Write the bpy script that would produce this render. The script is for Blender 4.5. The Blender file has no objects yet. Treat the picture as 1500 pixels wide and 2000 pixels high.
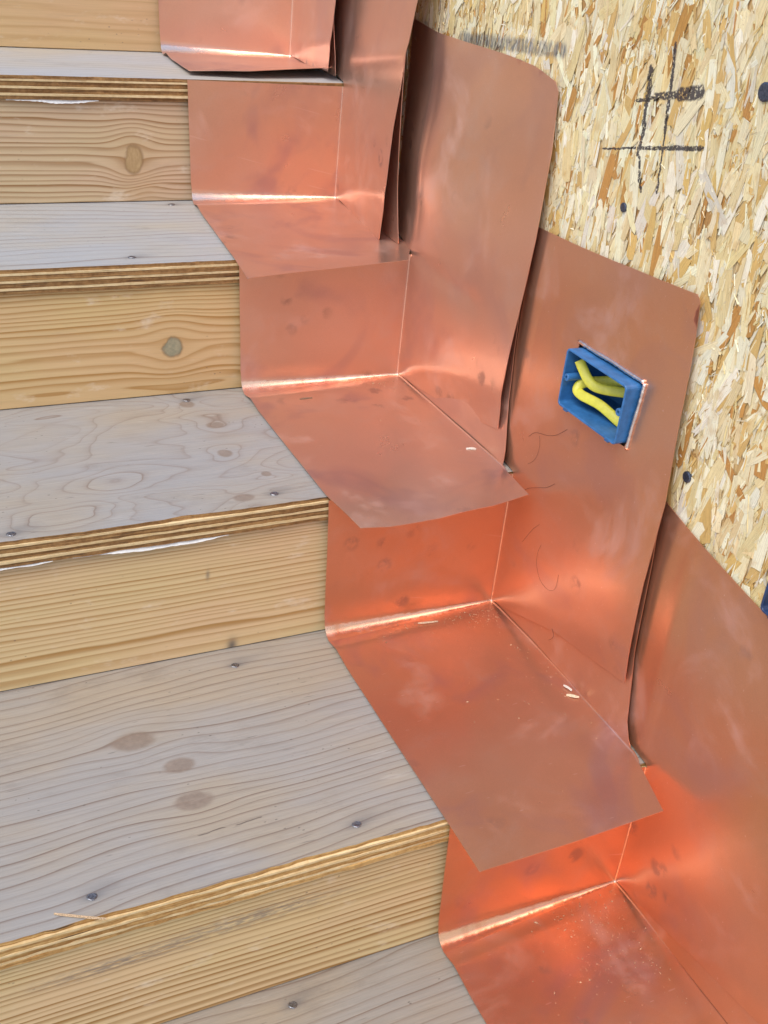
import bpy, bmesh, math, random
import numpy as np
from mathutils import Vector, Matrix, noise
from mathutils.geometry import delaunay_2d_cdt

scene = bpy.context.scene
COL = scene.collection

# ------------------------------------------------------------------ camera
cam_d = bpy.data.cameras.new('camera')
cam = bpy.data.objects.new('camera', cam_d)
COL.objects.link(cam)
cr = Vector((0.90043, -0.42493, 0.09303)).normalized()
cf = Vector((0.41370, 0.77042, -0.48509)).normalized()
cu = cr.cross(cf).normalized()
cr = cf.cross(cu)
M = Matrix(((cr.x, cu.x, -cf.x, -0.71045), (cr.y, cu.y, -cf.y, -0.43133), (cr.z, cu.z, -cf.z, 0.97115), (0, 0, 0, 1)))
cam.matrix_world = M
cam_d.sensor_fit = 'VERTICAL'
cam_d.sensor_height = 36.0
cam_d.sensor_width = 27.0
cam_d.lens = 36.0 * 2201.45 / 2000.0
cam_d.clip_start = 0.02
cam_d.clip_end = 3000
scene.camera = cam

# ------------------------------------------------------------------ sky, sun, exposure
SUN_EL, SUN_AZ = 57.0, 240.0          # compass style: 0 = +Y, 90 = +X
world = bpy.data.worlds.new('World')
scene.world = world
world.use_nodes = True
wn = world.node_tree
wn.nodes.clear()
wo = wn.nodes.new('ShaderNodeOutputWorld')
wb = wn.nodes.new('ShaderNodeBackground')
sky = wn.nodes.new('ShaderNodeTexSky')
sky.sky_type = 'NISHITA'
sky.sun_disc = False
sky.sun_elevation = math.radians(SUN_EL)
sky.sun_rotation = math.radians(SUN_AZ)
sky.air_density = 1.0
sky.dust_density = 1.6
sky.ozone_density = 0.8
wb.inputs[1].default_value = 0.13
wn.links.new(sky.outputs[0], wb.inputs[0])
wn.links.new(wb.outputs[0], wo.inputs[0])
sd = bpy.data.lights.new('sun', 'SUN')
sd.energy = 1.5
sd.angle = math.radians(42)
sd.color = (1.0, 0.96, 0.90)
sun = bpy.data.objects.new('sun', sd)
COL.objects.link(sun)
_a, _e = math.radians(SUN_AZ), math.radians(SUN_EL)
sdir = Vector((math.sin(_a) * math.cos(_e), math.cos(_a) * math.cos(_e), math.sin(_e)))
sun.rotation_euler = sdir.to_track_quat('Z', 'Y').to_euler()
sun.location = sdir * 10
vs = scene.view_settings
scene.display_settings.display_device = 'sRGB'
vs.view_transform = 'Standard'
vs.look = 'None'
vs.gamma = 1.0
vs.use_curve_mapping = False
vs.exposure = 0.82
scene.cycles.max_bounces = 10
scene.cycles.glossy_bounces = 8
scene.cycles.diffuse_bounces = 6
scene.cycles.use_denoising = True

# ------------------------------------------------------------------ measurements (metres)
WALL = 0.022                                             # face of the wall boarding (X)
YN = {-2: -0.705, -1: -0.385, 0: -0.066, 1: 0.2542, 2: 0.5802, 3: 0.8863, 4: 1.1614, 5: 1.3864, 6: 1.611}   # riser faces
ZT = {-3: -0.54, -2: -0.36, -1: -0.18, 0: 0.0011, 1: 0.1772, 2: 0.3662, 3: 0.5437, 4: 0.7118, 5: 0.892, 6: 1.072}   # tread tops
XLEFT = -1.25
PLY_T = 0.030

rnd = random.Random(7)

# ------------------------------------------------------------------ helpers
def tag(o, label=None, cat=None, group=None, kind=None):
    if label: o['label'] = label
    if cat: o['category'] = cat
    if group: o['group'] = group
    if kind: o['kind'] = kind
    return o

def empty(name, loc, label=None, cat=None, group=None):
    o = bpy.data.objects.new(name, None)
    o.empty_display_size = 0.05
    o.location = loc
    COL.objects.link(o)
    return tag(o, label, cat, group)

def link_mesh(name, me, parent=None, offset=True):
    o = bpy.data.objects.new(name, me)
    COL.objects.link(o)
    if parent is not None:
        o.parent = parent
    return o

def world_loc(p):
    l = Vector((0, 0, 0))
    while p is not None:
        l = l + p.location
        p = p.parent
    return l

def mk(name, verts, faces, mat, parent=None, smooth=False, mat_idx=None, loc=None):
    """verts in world metres; stored relative to the parent's (or loc's) place"""
    off = world_loc(parent) if parent is not None else Vector(loc or (0, 0, 0))
    me = bpy.data.meshes.new(name)
    me.from_pydata([(v[0] - off.x, v[1] - off.y, v[2] - off.z) for v in verts], [], faces)
    mats = mat if isinstance(mat, (list, tuple)) else [mat]
    for m in mats:
        me.materials.append(m)
    if mat_idx is not None:
        me.polygons.foreach_set('material_index', mat_idx)
    if smooth:
        me.polygons.foreach_set('use_smooth', [True] * len(me.polygons))
    me.update()
    o = link_mesh(name, me, parent)
    if parent is None:
        o.location = off
    return o

def box_vf(x0, x1, y0, y1, z0, z1):
    v = [(x, y, z) for x in (x0, x1) for y in (y0, y1) for z in (z0, z1)]
    f = [(0, 1, 3, 2), (4, 6, 7, 5), (0, 4, 5, 1), (2, 3, 7, 6), (0, 2, 6, 4), (1, 5, 7, 3)]
    return v, f

def solidify(o, t, offset=0.0):
    m = o.modifiers.new('thickness', 'SOLIDIFY')
    m.thickness = t
    m.offset = offset
    # crisp cut edges: the outline of the sheet is sharp
    me = o.data
    cnt = {}
    for p in me.polygons:
        for e in p.edge_keys:
            cnt[e] = cnt.get(e, 0) + 1
    sh = me.attributes.new('sharp_edge', 'BOOLEAN', 'EDGE')
    sh.data.foreach_set('value', [cnt.get(tuple(sorted(e.vertices)), 0) < 2 for e in me.edges])
    return m

def sweep(path, rx, rz, n=10, up=Vector((1, 0, 0)), closed_ends=True, rfun=None):
    """oval section swept along a path; returns verts, faces"""
    P = [Vector(p) for p in path]
    V, F = [], []
    for i, p in enumerate(P):
        t = (P[min(i + 1, len(P) - 1)] - P[max(i - 1, 0)]).normalized()
        a = up - t * up.dot(t)
        if a.length < 1e-4:
            a = Vector((0, 0, 1)) - t * t.z
        a.normalize()
        b = t.cross(a)
        s = rfun(i) if rfun else 1.0
        for j in range(n):
            th = 2 * math.pi * j / n
            V.append(tuple(p + a * (math.cos(th) * rx * s) + b * (math.sin(th) * rz * s)))
    for i in range(len(P) - 1):
        for j in range(n):
            F.append((i * n + j, i * n + (j + 1) % n, (i + 1) * n + (j + 1) % n, (i + 1) * n + j))
    if closed_ends:
        F.append(tuple(range(n))[::-1])
        F.append(tuple((len(P) - 1) * n + j for j in range(n)))
    return V, F

def catmull(pts, per=8):
    P = [Vector(p) for p in pts]
    P = [P[0] * 2 - P[1]] + P + [P[-1] * 2 - P[-2]]
    out = []
    for i in range(1, len(P) - 2):
        for s in range(per):
            t = s / per
            p0, p1, p2, p3 = P[i - 1], P[i], P[i + 1], P[i + 2]
            out.append(0.5 * ((2 * p1) + (p2 - p0) * t + (2 * p0 - 5 * p1 + 4 * p2 - p3) * t * t + (3 * p1 - p0 - 3 * p2 + p3) * t ** 3))
    out.append(P[-2])
    return out

class TPS:
    """thin plate spline through a few measured points"""
    def __init__(self, pts, lam=1e-5):
        p = np.array(pts, float)
        self.c = p[:, :2]
        n = len(p)
        K = self.k(self.c, self.c) + lam * np.eye(n)
        Pm = np.hstack([np.ones((n, 1)), self.c])
        A = np.zeros((n + 3, n + 3))
        A[:n, :n] = K; A[:n, n:] = Pm; A[n:, :n] = Pm.T
        b = np.zeros(n + 3); b[:n] = p[:, 2]
        self.w = np.linalg.solve(A, b)
    def k(self, a, b):
        d2 = ((a[:, None, :] - b[None, :, :]) ** 2).sum(-1)
        return 0.5 * d2 * np.log(d2 + 1e-12)
    def __call__(self, q):
        q = np.atleast_2d(np.array(q, float))
        n = len(self.c)
        return self.k(q, self.c) @ self.w[:n] + self.w[n] + q @ self.w[n + 1:]

# ------------------------------------------------------------------ node helper
class NT:
    def __init__(self, name):
        self.mat = bpy.data.materials.new(name)
        self.mat.use_nodes = True
        self.t = self.mat.node_tree
        self.t.nodes.clear()
        self.out = self.t.nodes.new('ShaderNodeOutputMaterial')
        self.bsdf = self.t.nodes.new('ShaderNodeBsdfPrincipled')
        self.t.links.new(self.bsdf.outputs[0], self.out.inputs[0])
        g = self.t.nodes.new('ShaderNodeNewGeometry')
        self.geo = g
        s = self.t.nodes.new('ShaderNodeSeparateXYZ')
        self.t.links.new(g.outputs['Position'], s.inputs[0])
        self.x, self.y, self.z = s.outputs
        self.pos = g.outputs['Position']
    def put(self, sock, v):
        if isinstance(v, bpy.types.NodeSocket):
            self.t.links.new(v, sock)
        elif isinstance(v, (tuple, list)):
            sock.default_value = tuple(v) + ((1.0,) if len(v) == 3 and sock.type == 'RGBA' else ())
        else:
            sock.default_value = v
    def m(self, op, a, b=None, c=None, clamp=False):
        n = self.t.nodes.new('ShaderNodeMath')
        n.operation = op
        n.use_clamp = clamp
        for i, v in enumerate((a, b, c)):
            if v is not None:
                self.put(n.inputs[i], v)
        return n.outputs[0]
    def add(self, a, b): return self.m('ADD', a, b)
    def sub(self, a, b): return self.m('SUBTRACT', a, b)
    def mul(self, a, b): return self.m('MULTIPLY', a, b)
    def vec(self, x, y, z):
        n = self.t.nodes.new('ShaderNodeCombineXYZ')
        for i, v in enumerate((x, y, z)):
            self.put(n.inputs[i], v)
        return n.outputs[0]
    def noise(self, v, scale=1.0, detail=2.0, rough=0.5, dist=0.0, color=False):
        n = self.t.nodes.new('ShaderNodeTexNoise')
        n.inputs['Scale'].default_value = scale
        n.inputs['Detail'].default_value = detail
        n.inputs['Roughness'].default_value = rough
        n.inputs['Distortion'].default_value = dist
        self.put(n.inputs['Vector'], v)
        return n.outputs[1 if color else 0]
    def voronoi(self, v, scale=1.0, feature='F1', out=0, rand=1.0):
        n = self.t.nodes.new('ShaderNodeTexVoronoi')
        n.feature = feature
        n.inputs['Scale'].default_value = scale
        n.inputs['Randomness'].default_value = rand
        self.put(n.inputs['Vector'], v)
        return n.outputs[out]
    def white(self, w):
        n = self.t.nodes.new('ShaderNodeTexWhiteNoise')
        n.noise_dimensions = '1D'
        self.put(n.inputs['W'], w)
        return n.outputs[0]
    def ramp(self, f, stops, interp='LINEAR'):
        n = self.t.nodes.new('ShaderNodeValToRGB')
        n.color_ramp.interpolation = interp
        e = n.color_ramp.elements
        while len(e) < len(stops):
            e.new(0.5)
        for el, (p, c) in zip(e, stops):
            el.position = p
            el.color = (c, c, c, 1) if isinstance(c, (int, float)) else tuple(c) + (1,)
        self.put(n.inputs[0], f)
        return n.outputs[0]
    def mix(self, f, a, b, mode='MIX'):
        n = self.t.nodes.new('ShaderNodeMix')
        n.data_type = 'RGBA'
        n.blend_type = mode
        self.put(n.inputs[0], f)
        self.put(n.inputs[6], a)
        self.put(n.inputs[7], b)
        return n.outputs[2]
    def smooth(self, f, a, b):
        n = self.t.nodes.new('ShaderNodeMapRange')
        n.interpolation_type = 'SMOOTHSTEP'
        self.put(n.inputs[0], f)
        n.inputs[1].default_value = a
        n.inputs[2].default_value = b
        return n.outputs[0]
    def gauss(self, u, v, u0, v0, au, av):
        a = self.mul(self.sub(u, u0), 1.0 / au)
        b = self.mul(self.sub(v, v0), 1.0 / av)
        s = self.add(self.mul(a, a), self.mul(b, b))
        return self.m('EXPONENT', self.mul(s, -1.0))
    def seg(self, u, v, p, q):
        """distance from (u,v) to the segment p-q"""
        dx, dy = q[0] - p[0], q[1] - p[1]
        L2 = dx * dx + dy * dy
        ru, rv = self.sub(u, p[0]), self.sub(v, p[1])
        h = self.m('MULTIPLY', self.add(self.mul(ru, dx), self.mul(rv, dy)), 1.0 / L2, clamp=True)
        a = self.sub(ru, self.mul(h, dx))
        b = self.sub(rv, self.mul(h, dy))
        return self.m('SQRT', self.add(self.mul(a, a), self.mul(b, b)))
    def bump(self, h, strength, dist, normal=None):
        n = self.t.nodes.new('ShaderNodeBump')
        n.inputs['Strength'].default_value = strength
        n.inputs['Distance'].default_value = dist
        self.put(n.inputs['Height'], h)
        if normal is not None:
            self.put(n.inputs['Normal'], normal)
        return n.outputs[0]
    def finish(self, color, rough, metallic=0.0, normal=None, spec=None):
        b = self.bsdf
        self.put(b.inputs['Base Color'], color)
        self.put(b.inputs['Roughness'], rough)
        self.put(b.inputs['Metallic'], metallic)
        if normal is not None:
            self.put(b.inputs['Normal'], normal)
        if spec is not None:
            self.put(b.inputs['Specular IOR Level'], spec)
        return self.mat

# ------------------------------------------------------------------ wood materials
def mat_riser(k, f0, f1, warp, knots, light, dark, contrast, seed, blur=False):
    """sawn softwood: growth rings run along X, spacing f0 + f1 z, knots bend them"""
    n = NT('riser_lumber')
    z = n.sub(n.z, ZT[k - 1])
    low = n.sub(n.noise(n.vec(n.mul(n.x, 1.3), seed, n.mul(z, 3.0)), 1.0, 2.0, 0.45), 0.5)
    med = n.sub(n.noise(n.vec(n.mul(n.x, 6.0), seed + 3.1, n.mul(z, 22.0)), 1.0, 2.0, 0.5), 0.5)
    zz = z
    for (kx, kz, au, av, amp, core) in knots:
        if core:
            g = n.gauss(n.x, z, kx, kz - ZT[k - 1], au * 0.9, av * 1.1)
            zz = n.sub(zz, n.mul(n.mul(n.sub(z, kz - ZT[k - 1]), g), 0.86))
    f = n.add(n.mul(zz, f0), n.mul(n.mul(zz, zz), f1))
    spv = n.sub(n.noise(n.vec(seed * 3.0, n.mul(n.x, 0.5), n.mul(zz, 34.0)), 1.0, 2.0, 0.6), 0.5)
    f = n.add(f, n.add(n.mul(low, warp), n.add(n.mul(med, 0.7), n.mul(spv, 3.2))))
    kmask = 0.0
    rims = []
    kcore = 0.0
    for (kx, kz, au, av, amp, core) in knots:
        g = n.gauss(n.x, z, kx, kz - ZT[k - 1], au, av)
        f = n.add(f, n.mul(g, amp))
        kmask = n.add(kmask, g)
        if core:
            wob = n.add(n.mul(n.noise(n.pos, 90.0, 2.0), 0.5), 0.75)
            wx_ = n.mul(n.sub(n.noise(n.pos, 45.0, 3.0, 0.6), 0.5), 0.010)
            c = n.gauss(n.add(n.x, wx_), n.sub(z, wx_), kx, kz - ZT[k - 1], core[0], core[1])
            kcore = n.add(kcore, n.smooth(n.mul(c, wob), 0.28, 0.42))
            krim = n.mul(n.smooth(n.mul(c, wob), 0.20, 0.34), n.m('SUBTRACT', 1.0, n.smooth(n.mul(c, wob), 0.36, 0.55)))
            rims.append(krim)
    fr = n.m('FRACT', f)
    idx = n.m('FLOOR', f)
    per = n.add(n.mul(n.white(n.add(idx, seed)), 0.6), 0.5)
    if blur:
        ring = n.ramp(fr, [(0.0, 0.0), (0.35, 0.15), (0.72, 1.0), (1.0, 0.0)], 'EASE')
    else:
        ring = n.ramp(fr, [(0.0, 0.12), (0.12, 0.0), (0.45, 0.14), (0.82, 0.8), (0.93, 1.0), (1.0, 0.12)])
    ring = n.mul(n.mul(ring, per), contrast)
    fib = n.noise(n.vec(n.mul(n.x, 14.0), seed, n.mul(z, 520.0)), 1.0, 3.0, 0.6)
    fib2 = n.noise(n.vec(n.mul(n.x, 40.0), seed + 7, n.mul(z, 1500.0)), 1.0, 2.0, 0.6)
    blot = n.noise(n.vec(n.mul(n.x, 3.0), seed + 1, n.mul(z, 9.0)), 1.0, 3.0, 0.55)
    base = n.mix(n.smooth(blot, 0.3, 0.72), light, (light[0] * 1.02, light[1] * 0.93, light[2] * 1.05))
    col = n.mix(n.m('MINIMUM', ring, 1.0), base, dark)
    col = n.mix(n.mul(n.m('MINIMUM', kmask, 1.0), 0.25), col, (0.50, 0.30, 0.12))
    col = n.mix(1.0, col, n.ramp(fib, [(0.2, 0.90), (0.8, 1.04)]), 'MULTIPLY')
    # pale scuffs and handling dirt
    sc = n.noise(n.vec(n.mul(n.x, 16.0), seed + 5, n.mul(z, 34.0)), 1.0, 4.0, 0.65)
    col = n.mix(n.mul(n.smooth(sc, 0.57, 0.74), 0.6), col, (0.74, 0.62, 0.47))
    dt = n.noise(n.vec(n.mul(n.x, 5.0), seed + 9, n.mul(z, 30.0)), 1.0, 5.0, 0.7)
    col = n.mix(n.mul(n.smooth(dt, 0.56, 0.80), 0.35), col, (0.30, 0.22, 0.15))
    spk = n.voronoi(n.vec(n.mul(n.x, 1.0), 0.0, n.mul(z, 1.6)), 75.0, out=0)
    spm = n.smooth(n.noise(n.pos, 14.0, 2.0), 0.56, 0.7)
    col = n.mix(n.mul(n.mul(n.m('LESS_THAN', spk, 0.10), spm), 0.6), col, (0.16, 0.11, 0.08))
    if k == 1:      # sooty scuff running along the middle of the bottom riser
        e = n.add(n.gauss(n.x, z, -0.43, 0.112, 0.085, 0.010), n.gauss(n.x, z, -0.56, 0.104, 0.07, 0.008))
        gr = n.noise(n.vec(n.mul(n.x, 60.0), 1.0, n.mul(z, 420.0)), 1.0, 3.0, 0.7)
        col = n.mix(n.mul(e, n.mul(n.smooth(gr, 0.38, 0.6), 0.75)), col, (0.20, 0.17, 0.15))
    if k == 2:      # black nail bleed at the foot, darker band under the plywood
        e = n.gauss(n.x, z, -0.347, 0.004, 0.006, 0.010)
        col = n.mix(n.mul(e, 0.8), col, (0.06, 0.06, 0.07))
        e2 = n.gauss(n.x, z, -0.378, 0.107, 0.0022, 0.006)
        col = n.mix(n.mul(e2, 0.6), col, (0.14, 0.12, 0.10))
        e3 = n.gauss(n.x, z, -0.50, 0.158, 0.16, 0.016)
        col = n.mix(n.mul(e3, 0.28), col, (0.28, 0.24, 0.19))
    col = n.mix(n.m('MINIMUM', kcore, 1.0), col, n.mix(n.noise(n.vec(n.mul(n.x, 160.0), 2.0, n.mul(n.z, 60.0)), 1.0, 3.0, 0.7), (0.26, 0.15, 0.06), (0.60, 0.42, 0.21)) if k != 3 else n.mix(n.noise(n.pos, 240.0, 3.0), (0.20, 0.20, 0.13), (0.45, 0.38, 0.24)))
    for krim in rims:
        col = n.mix(n.mul(krim, 0.4), col, (0.16, 0.08, 0.03))
    h = n.add(n.mul(fr, -0.5), n.mul(fib, 1.0))
    nor = n.bump(h, 0.25, 0.0006)
    return n.finish(col, n.add(0.50, n.mul(blot, 0.2)), 0.0, nor, 0.35)

def mat_tread(k, mode, freq, knots, light, dark, contrast, seed, nails):
    """weathered plywood face: thin dark grain lines, knots, grey bloom, rusty nail bleeds"""
    n = NT('tread_plywood_face')
    v = n.sub(n.y, YN[k])
    if mode == 'swirl':
        f = n.mul(n.noise(n.vec(n.mul(n.x, 3.2), seed, n.mul(v, 9.5)), 1.0, 2.2, 0.42, 0.35), freq)
        f = n.add(f, n.mul(v, 6.0))
    else:
        low = n.sub(n.noise(n.vec(n.mul(n.x, 2.2), seed, n.mul(v, 5.0)), 1.0, 1.5, 0.45), 0.5)
        f = n.add(n.mul(v, freq), n.mul(low, 7.0))
        f = n.add(f, n.mul(n.sub(n.noise(n.vec(n.mul(n.x, 9.0), seed + 2, n.mul(v, 30.0)), 1.0, 2.0, 0.5), 0.5), 0.5))
    kc = 0.0
    for (kx, ky, au, av, amp, core) in knots:
        g = n.gauss(n.x, v, kx, ky - YN[k], au, av)
        if core and mode == 'line':
            f = n.sub(f, n.mul(n.mul(n.sub(v, ky - YN[k]), g), 0.92 * freq))
        else:
            f = n.add(f, n.mul(g, amp))
        if core:
            c = n.gauss(n.x, v, kx, ky - YN[k], core[0], core[1])
            wob = n.add(n.mul(n.noise(n.pos, 110.0, 2.0), 0.6), 0.7)
            kc = n.add(kc, n.smooth(n.mul(c, wob), 0.22, 0.55))
    fr = n.m('FRACT', f)
    per = n.add(n.mul(n.white(n.add(n.m('FLOOR', f), seed)), 0.75), 0.25)
    if mode == 'swirl':
        ring = n.ramp(fr, [(0.0, 0.15), (0.12, 0.0), (0.62, 0.06), (0.86, 0.36), (0.95, 1.0), (1.0, 0.15)])
    else:
        ring = n.ramp(fr, [(0.0, 0.0), (0.6, 0.04), (0.82, 0.4), (0.91, 1.0), (0.97, 0.8), (1.0, 0.0)])
    ring = n.mul(n.mul(ring, per), contrast)
    fib = n.noise(n.vec(n.mul(n.x, 16.0), seed, n.mul(v, 420.0)), 1.0, 3.0, 0.6)
    blot = n.noise(n.vec(n.mul(n.x, 4.0), seed + 4, n.mul(v, 9.0)), 1.0, 3.0, 0.55)
    warm = (light[0] * 1.10, light[1] * 0.98, light[2] * 0.80)
    base = n.mix(n.smooth(blot, 0.35, 0.7), light, warm)
    col = n.mix(n.m('MINIMUM', ring, 1.0), base, dark)
    col = n.mix(1.0, col, n.ramp(fib, [(0.2, 0.84), (0.8, 1.08)]), 'MULTIPLY')
    col = n.mix(n.mul(n.m('MINIMUM', kc, 1.0), 0.75), col, n.mix(n.noise(n.pos, 160.0, 3.0), (0.14, 0.10, 0.075), (0.27, 0.21, 0.165)))
    # short dark checks and specks
    chk = n.noise(n.vec(n.mul(n.x, 22.0), seed + 6, n.mul(v, 260.0)), 1.0, 2.0, 0.5)
    col = n.mix(n.mul(n.smooth(chk, 0.69, 0.75), 0.6), col, (0.10, 0.085, 0.08))
    wht = n.noise(n.vec(n.mul(n.x, 10.0), seed + 8, n.mul(v, 40.0)), 1.0, 4.0, 0.65)
    col = n.mix(n.mul(n.smooth(wht, 0.6, 0.8), 0.35), col, (0.62, 0.60, 0.57))
    ft = n.noise(n.vec(n.mul(n.x, 7.0), seed + 11, n.mul(v, 14.0)), 1.0, 6.0, 0.72)
    col = n.mix(n.mul(n.smooth(ft, 0.54, 0.74), 0.42), col, (0.17, 0.145, 0.125))
    spk = n.voronoi(n.vec(n.x, n.mul(v, 2.2), seed), 60.0, out=0)
    col = n.mix(n.mul(n.m('LESS_THAN', spk, 0.085), n.mul(n.smooth(n.noise(n.pos, 16.0, 2.0), 0.5, 0.62), 0.7)), col, (0.09, 0.075, 0.065))
    for (nx, ny) in nails:
        e = n.add(n.gauss(n.x, v, nx, ny - YN[k], 0.010, 0.005), n.mul(n.gauss(n.x, v, nx + 0.012, ny - YN[k] + 0.006, 0.016, 0.009), 0.5))
        col = n.mix(n.mul(n.m('MINIMUM', e, 1.0), 0.55), col, (0.10, 0.10, 0.11))
    if k == 1:      # long drying crack
        d = n.seg(n.add(n.x, 0.0), n.add(n.y, n.mul(n.sub(n.noise(n.pos, 60.0, 2.0), 0.5), 0.006)), (-0.475, 0.314), (-0.405, 0.316))
        col = n.mix(n.m('MULTIPLY', n.mul(n.m('LESS_THAN', d, 0.0007), 0.7), n.smooth(n.noise(n.pos, 90.0, 1.0), 0.35, 0.5)), col, (0.07, 0.05, 0.04))
    h = n.add(n.mul(ring, 0.6), n.mul(fib, 1.0))
    nor = n.bump(h, 0.55, 0.0008)
    return n.finish(col, n.add(0.42, n.mul(blot, 0.22)), 0.0, nor, 0.5)

def mat_ply(name, a, b, seed, void=0.0):
    n = NT(name)
    s1 = n.noise(n.vec(n.mul(n.x, 9.0), n.mul(n.y, 30.0), n.mul(n.z, 500.0)), 1.0, 3.0, 0.65)
    s2 = n.noise(n.vec(n.mul(n.x, 120.0), seed, n.mul(n.z, 160.0)), 1.0, 3.0, 0.7)
    col = n.mix(n.smooth(n.add(n.mul(s1, 0.6), n.mul(s2, 0.4)), 0.36, 0.66), a, b)
    if void:
        vd = n.noise(n.vec(n.mul(n.x, 11.0), seed, n.mul(n.z, 190.0)), 1.0, 3.0, 0.6)
        col = n.mix(n.mul(n.smooth(vd, 0.60, 0.70), void), col, (0.05, 0.03, 0.02))
    dirt = n.noise(n.vec(n.mul(n.x, 4.0), seed + 2, 0.0), 1.0, 3.0, 0.6)
    col = n.mix(n.mul(n.smooth(dirt, 0.6, 0.72), 0.35), col, (0.22, 0.16, 0.11))
    nor = n.bump(n.add(s1, n.mul(s2, 0.8)), 0.6, 0.0010)
    return n.finish(col, 0.7, 0.0, nor, 0.25)

M_PLYL = mat_ply('ply_edge_light', (0.58, 0.41, 0.20), (0.76, 0.60, 0.35), 1.0, 0.5)
M_PLYB = mat_ply('ply_edge_brown', (0.17, 0.08, 0.028), (0.40, 0.225, 0.085), 2.0, 0.85)
M_PLYG = mat_ply('ply_edge_golden', (0.34, 0.17, 0.05), (0.60, 0.38, 0.15), 5.0, 0.9)

RL = (0.66, 0.45, 0.20)
RISER_MAT = {
    1: mat_riser(1, 85, 330, 2.0, [], (0.68, 0.53, 0.27), (0.34, 0.18, 0.055), 1.2, 11.0),
    2: mat_riser(2, 62, 560, 1.6, [], (0.68, 0.52, 0.27), (0.42, 0.235, 0.08), 1.1, 23.0),
    3: mat_riser(3, 20, 560, 4.2, [(-0.331, 0.432, 0.040, 0.030, 0.8, (0.0125, 0.0125)), (-0.30, 0.372, 0.10, 0.035, -1.5, None), (-0.50, 0.372, 0.10, 0.03, -1.2, None)],
                 (0.66, 0.48, 0.225), (0.42, 0.22, 0.065), 1.15, 37.0),
    4: mat_riser(4, 118, 60, 2.2, [(-0.308, 0.603, 0.034, 0.034, 0.8, (0.013, 0.019)), (-0.295, 0.562, 0.03, 0.02, -1.6, None)],
                 (0.60, 0.455, 0.265), (0.31, 0.165, 0.065), 1.1, 41.0),
    5: mat_riser(5, 62, 120, 1.2, [], (0.62, 0.43, 0.20), (0.46, 0.27, 0.10), 0.6, 53.0, True),
    6: mat_riser(6, 110, 120, 2.0, [], RL, (0.42, 0.23, 0.08), 0.9, 61.0),
    0: mat_riser(0, 120, 120, 2.0, [], RL, (0.42, 0.23, 0.08), 0.9, 71.0),
    -1: mat_riser(-1, 120, 120, 2.0, [], RL, (0.42, 0.23, 0.08), 0.9, 73.0),
    -2: mat_riser(-2, 120, 120, 2.0, [], RL, (0.42, 0.23, 0.08), 0.9, 79.0),
}
NAILS = {0: [(-0.397, 0.232)], 1: [(-0.354, 0.551), (-0.324, 0.276), (-0.578, 0.276)],
         2: [(-0.582, 0.592), (-0.297, 0.601), (-0.318, 0.868)], 3: [(-0.375, 0.912), (-0.259, 1.146)]}
TL = (0.32, 0.30, 0.28)
TD = (0.17, 0.115, 0.085)
TREAD_MAT = {
    0: mat_tread(0, 'line', 78, [], (0.29, 0.268, 0.24), (0.15, 0.095, 0.065), 0.9, 5.0, NAILS[0]),
    1: mat_tread(1, 'line', 84, [(-0.494, 0.462, 0.045, 0.030, 2.6, (0.022, 0.014)), (-0.460, 0.412, 0.040, 0.026, 2.2, (0.016, 0.011)),
                                 (-0.461, 0.359, 0.045, 0.026, -2.4, (0.019, 0.012)), (-0.36, 0.40, 0.16, 0.05, 1.8, None)],
                 (0.315, 0.298, 0.278), (0.15, 0.095, 0.068), 0.85, 8.0, NAILS[1]),
    2: mat_tread(2, 'swirl', 19, [(-0.321, 0.856, 0.03, 0.03, 2.0, (0.010, 0.010)), (-0.305, 0.788, 0.030, 0.024, 1.8, (0.012, 0.009)),
                                  (-0.318, 0.711, 0.028, 0.026, 1.6, (0.009, 0.010)), (-0.289, 0.649, 0.02, 0.02, 1.1, (0.006, 0.006)),
                                  (-0.457, 0.675, 0.030, 0.025, 1.3, None), (-0.332, 0.602, 0.035, 0.030, 1.9, (0.012, 0.008)), (-0.50, 0.62, 0.03, 0.02, 1.2, None)],
                 (0.315, 0.31, 0.305), (0.18, 0.12, 0.09), 0.8, 14.0, NAILS[2]),
    3: mat_tread(3, 'line', 58, [], (0.37, 0.38, 0.385), (0.19, 0.14, 0.115), 0.8, 19.0, NAILS[3]),  # paler, bluer base colour stands in for the grazing sky sheen
    4: mat_tread(4, 'line', 60, [], (0.40, 0.41, 0.42), (0.22, 0.175, 0.15), 0.6, 27.0, []),  # sky sheen put into the base colour here too
}
for k in (-2, -1, 5, 6):
    TREAD_MAT[k] = mat_tread(k, 'line', 66, [], TL, TD, 0.7, 30.0 + k, [])

# ------------------------------------------------------------------ simple materials
def mat_plain(name, col, rough, metallic=0.0, var=0.25, scale=40.0, bump=0.0, spec=None):
    n = NT(name)
    a = n.noise(n.pos, scale, 4.0, 0.6)
    c = n.mix(n.smooth(a, 0.3, 0.7), tuple(v * (1 - var) for v in col), tuple(min(1, v * (1 + var * 0.6)) for v in col))
    nor = n.bump(a, bump, 0.0008) if bump else None
    return n.finish(c, rough, metallic, nor, spec)

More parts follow.
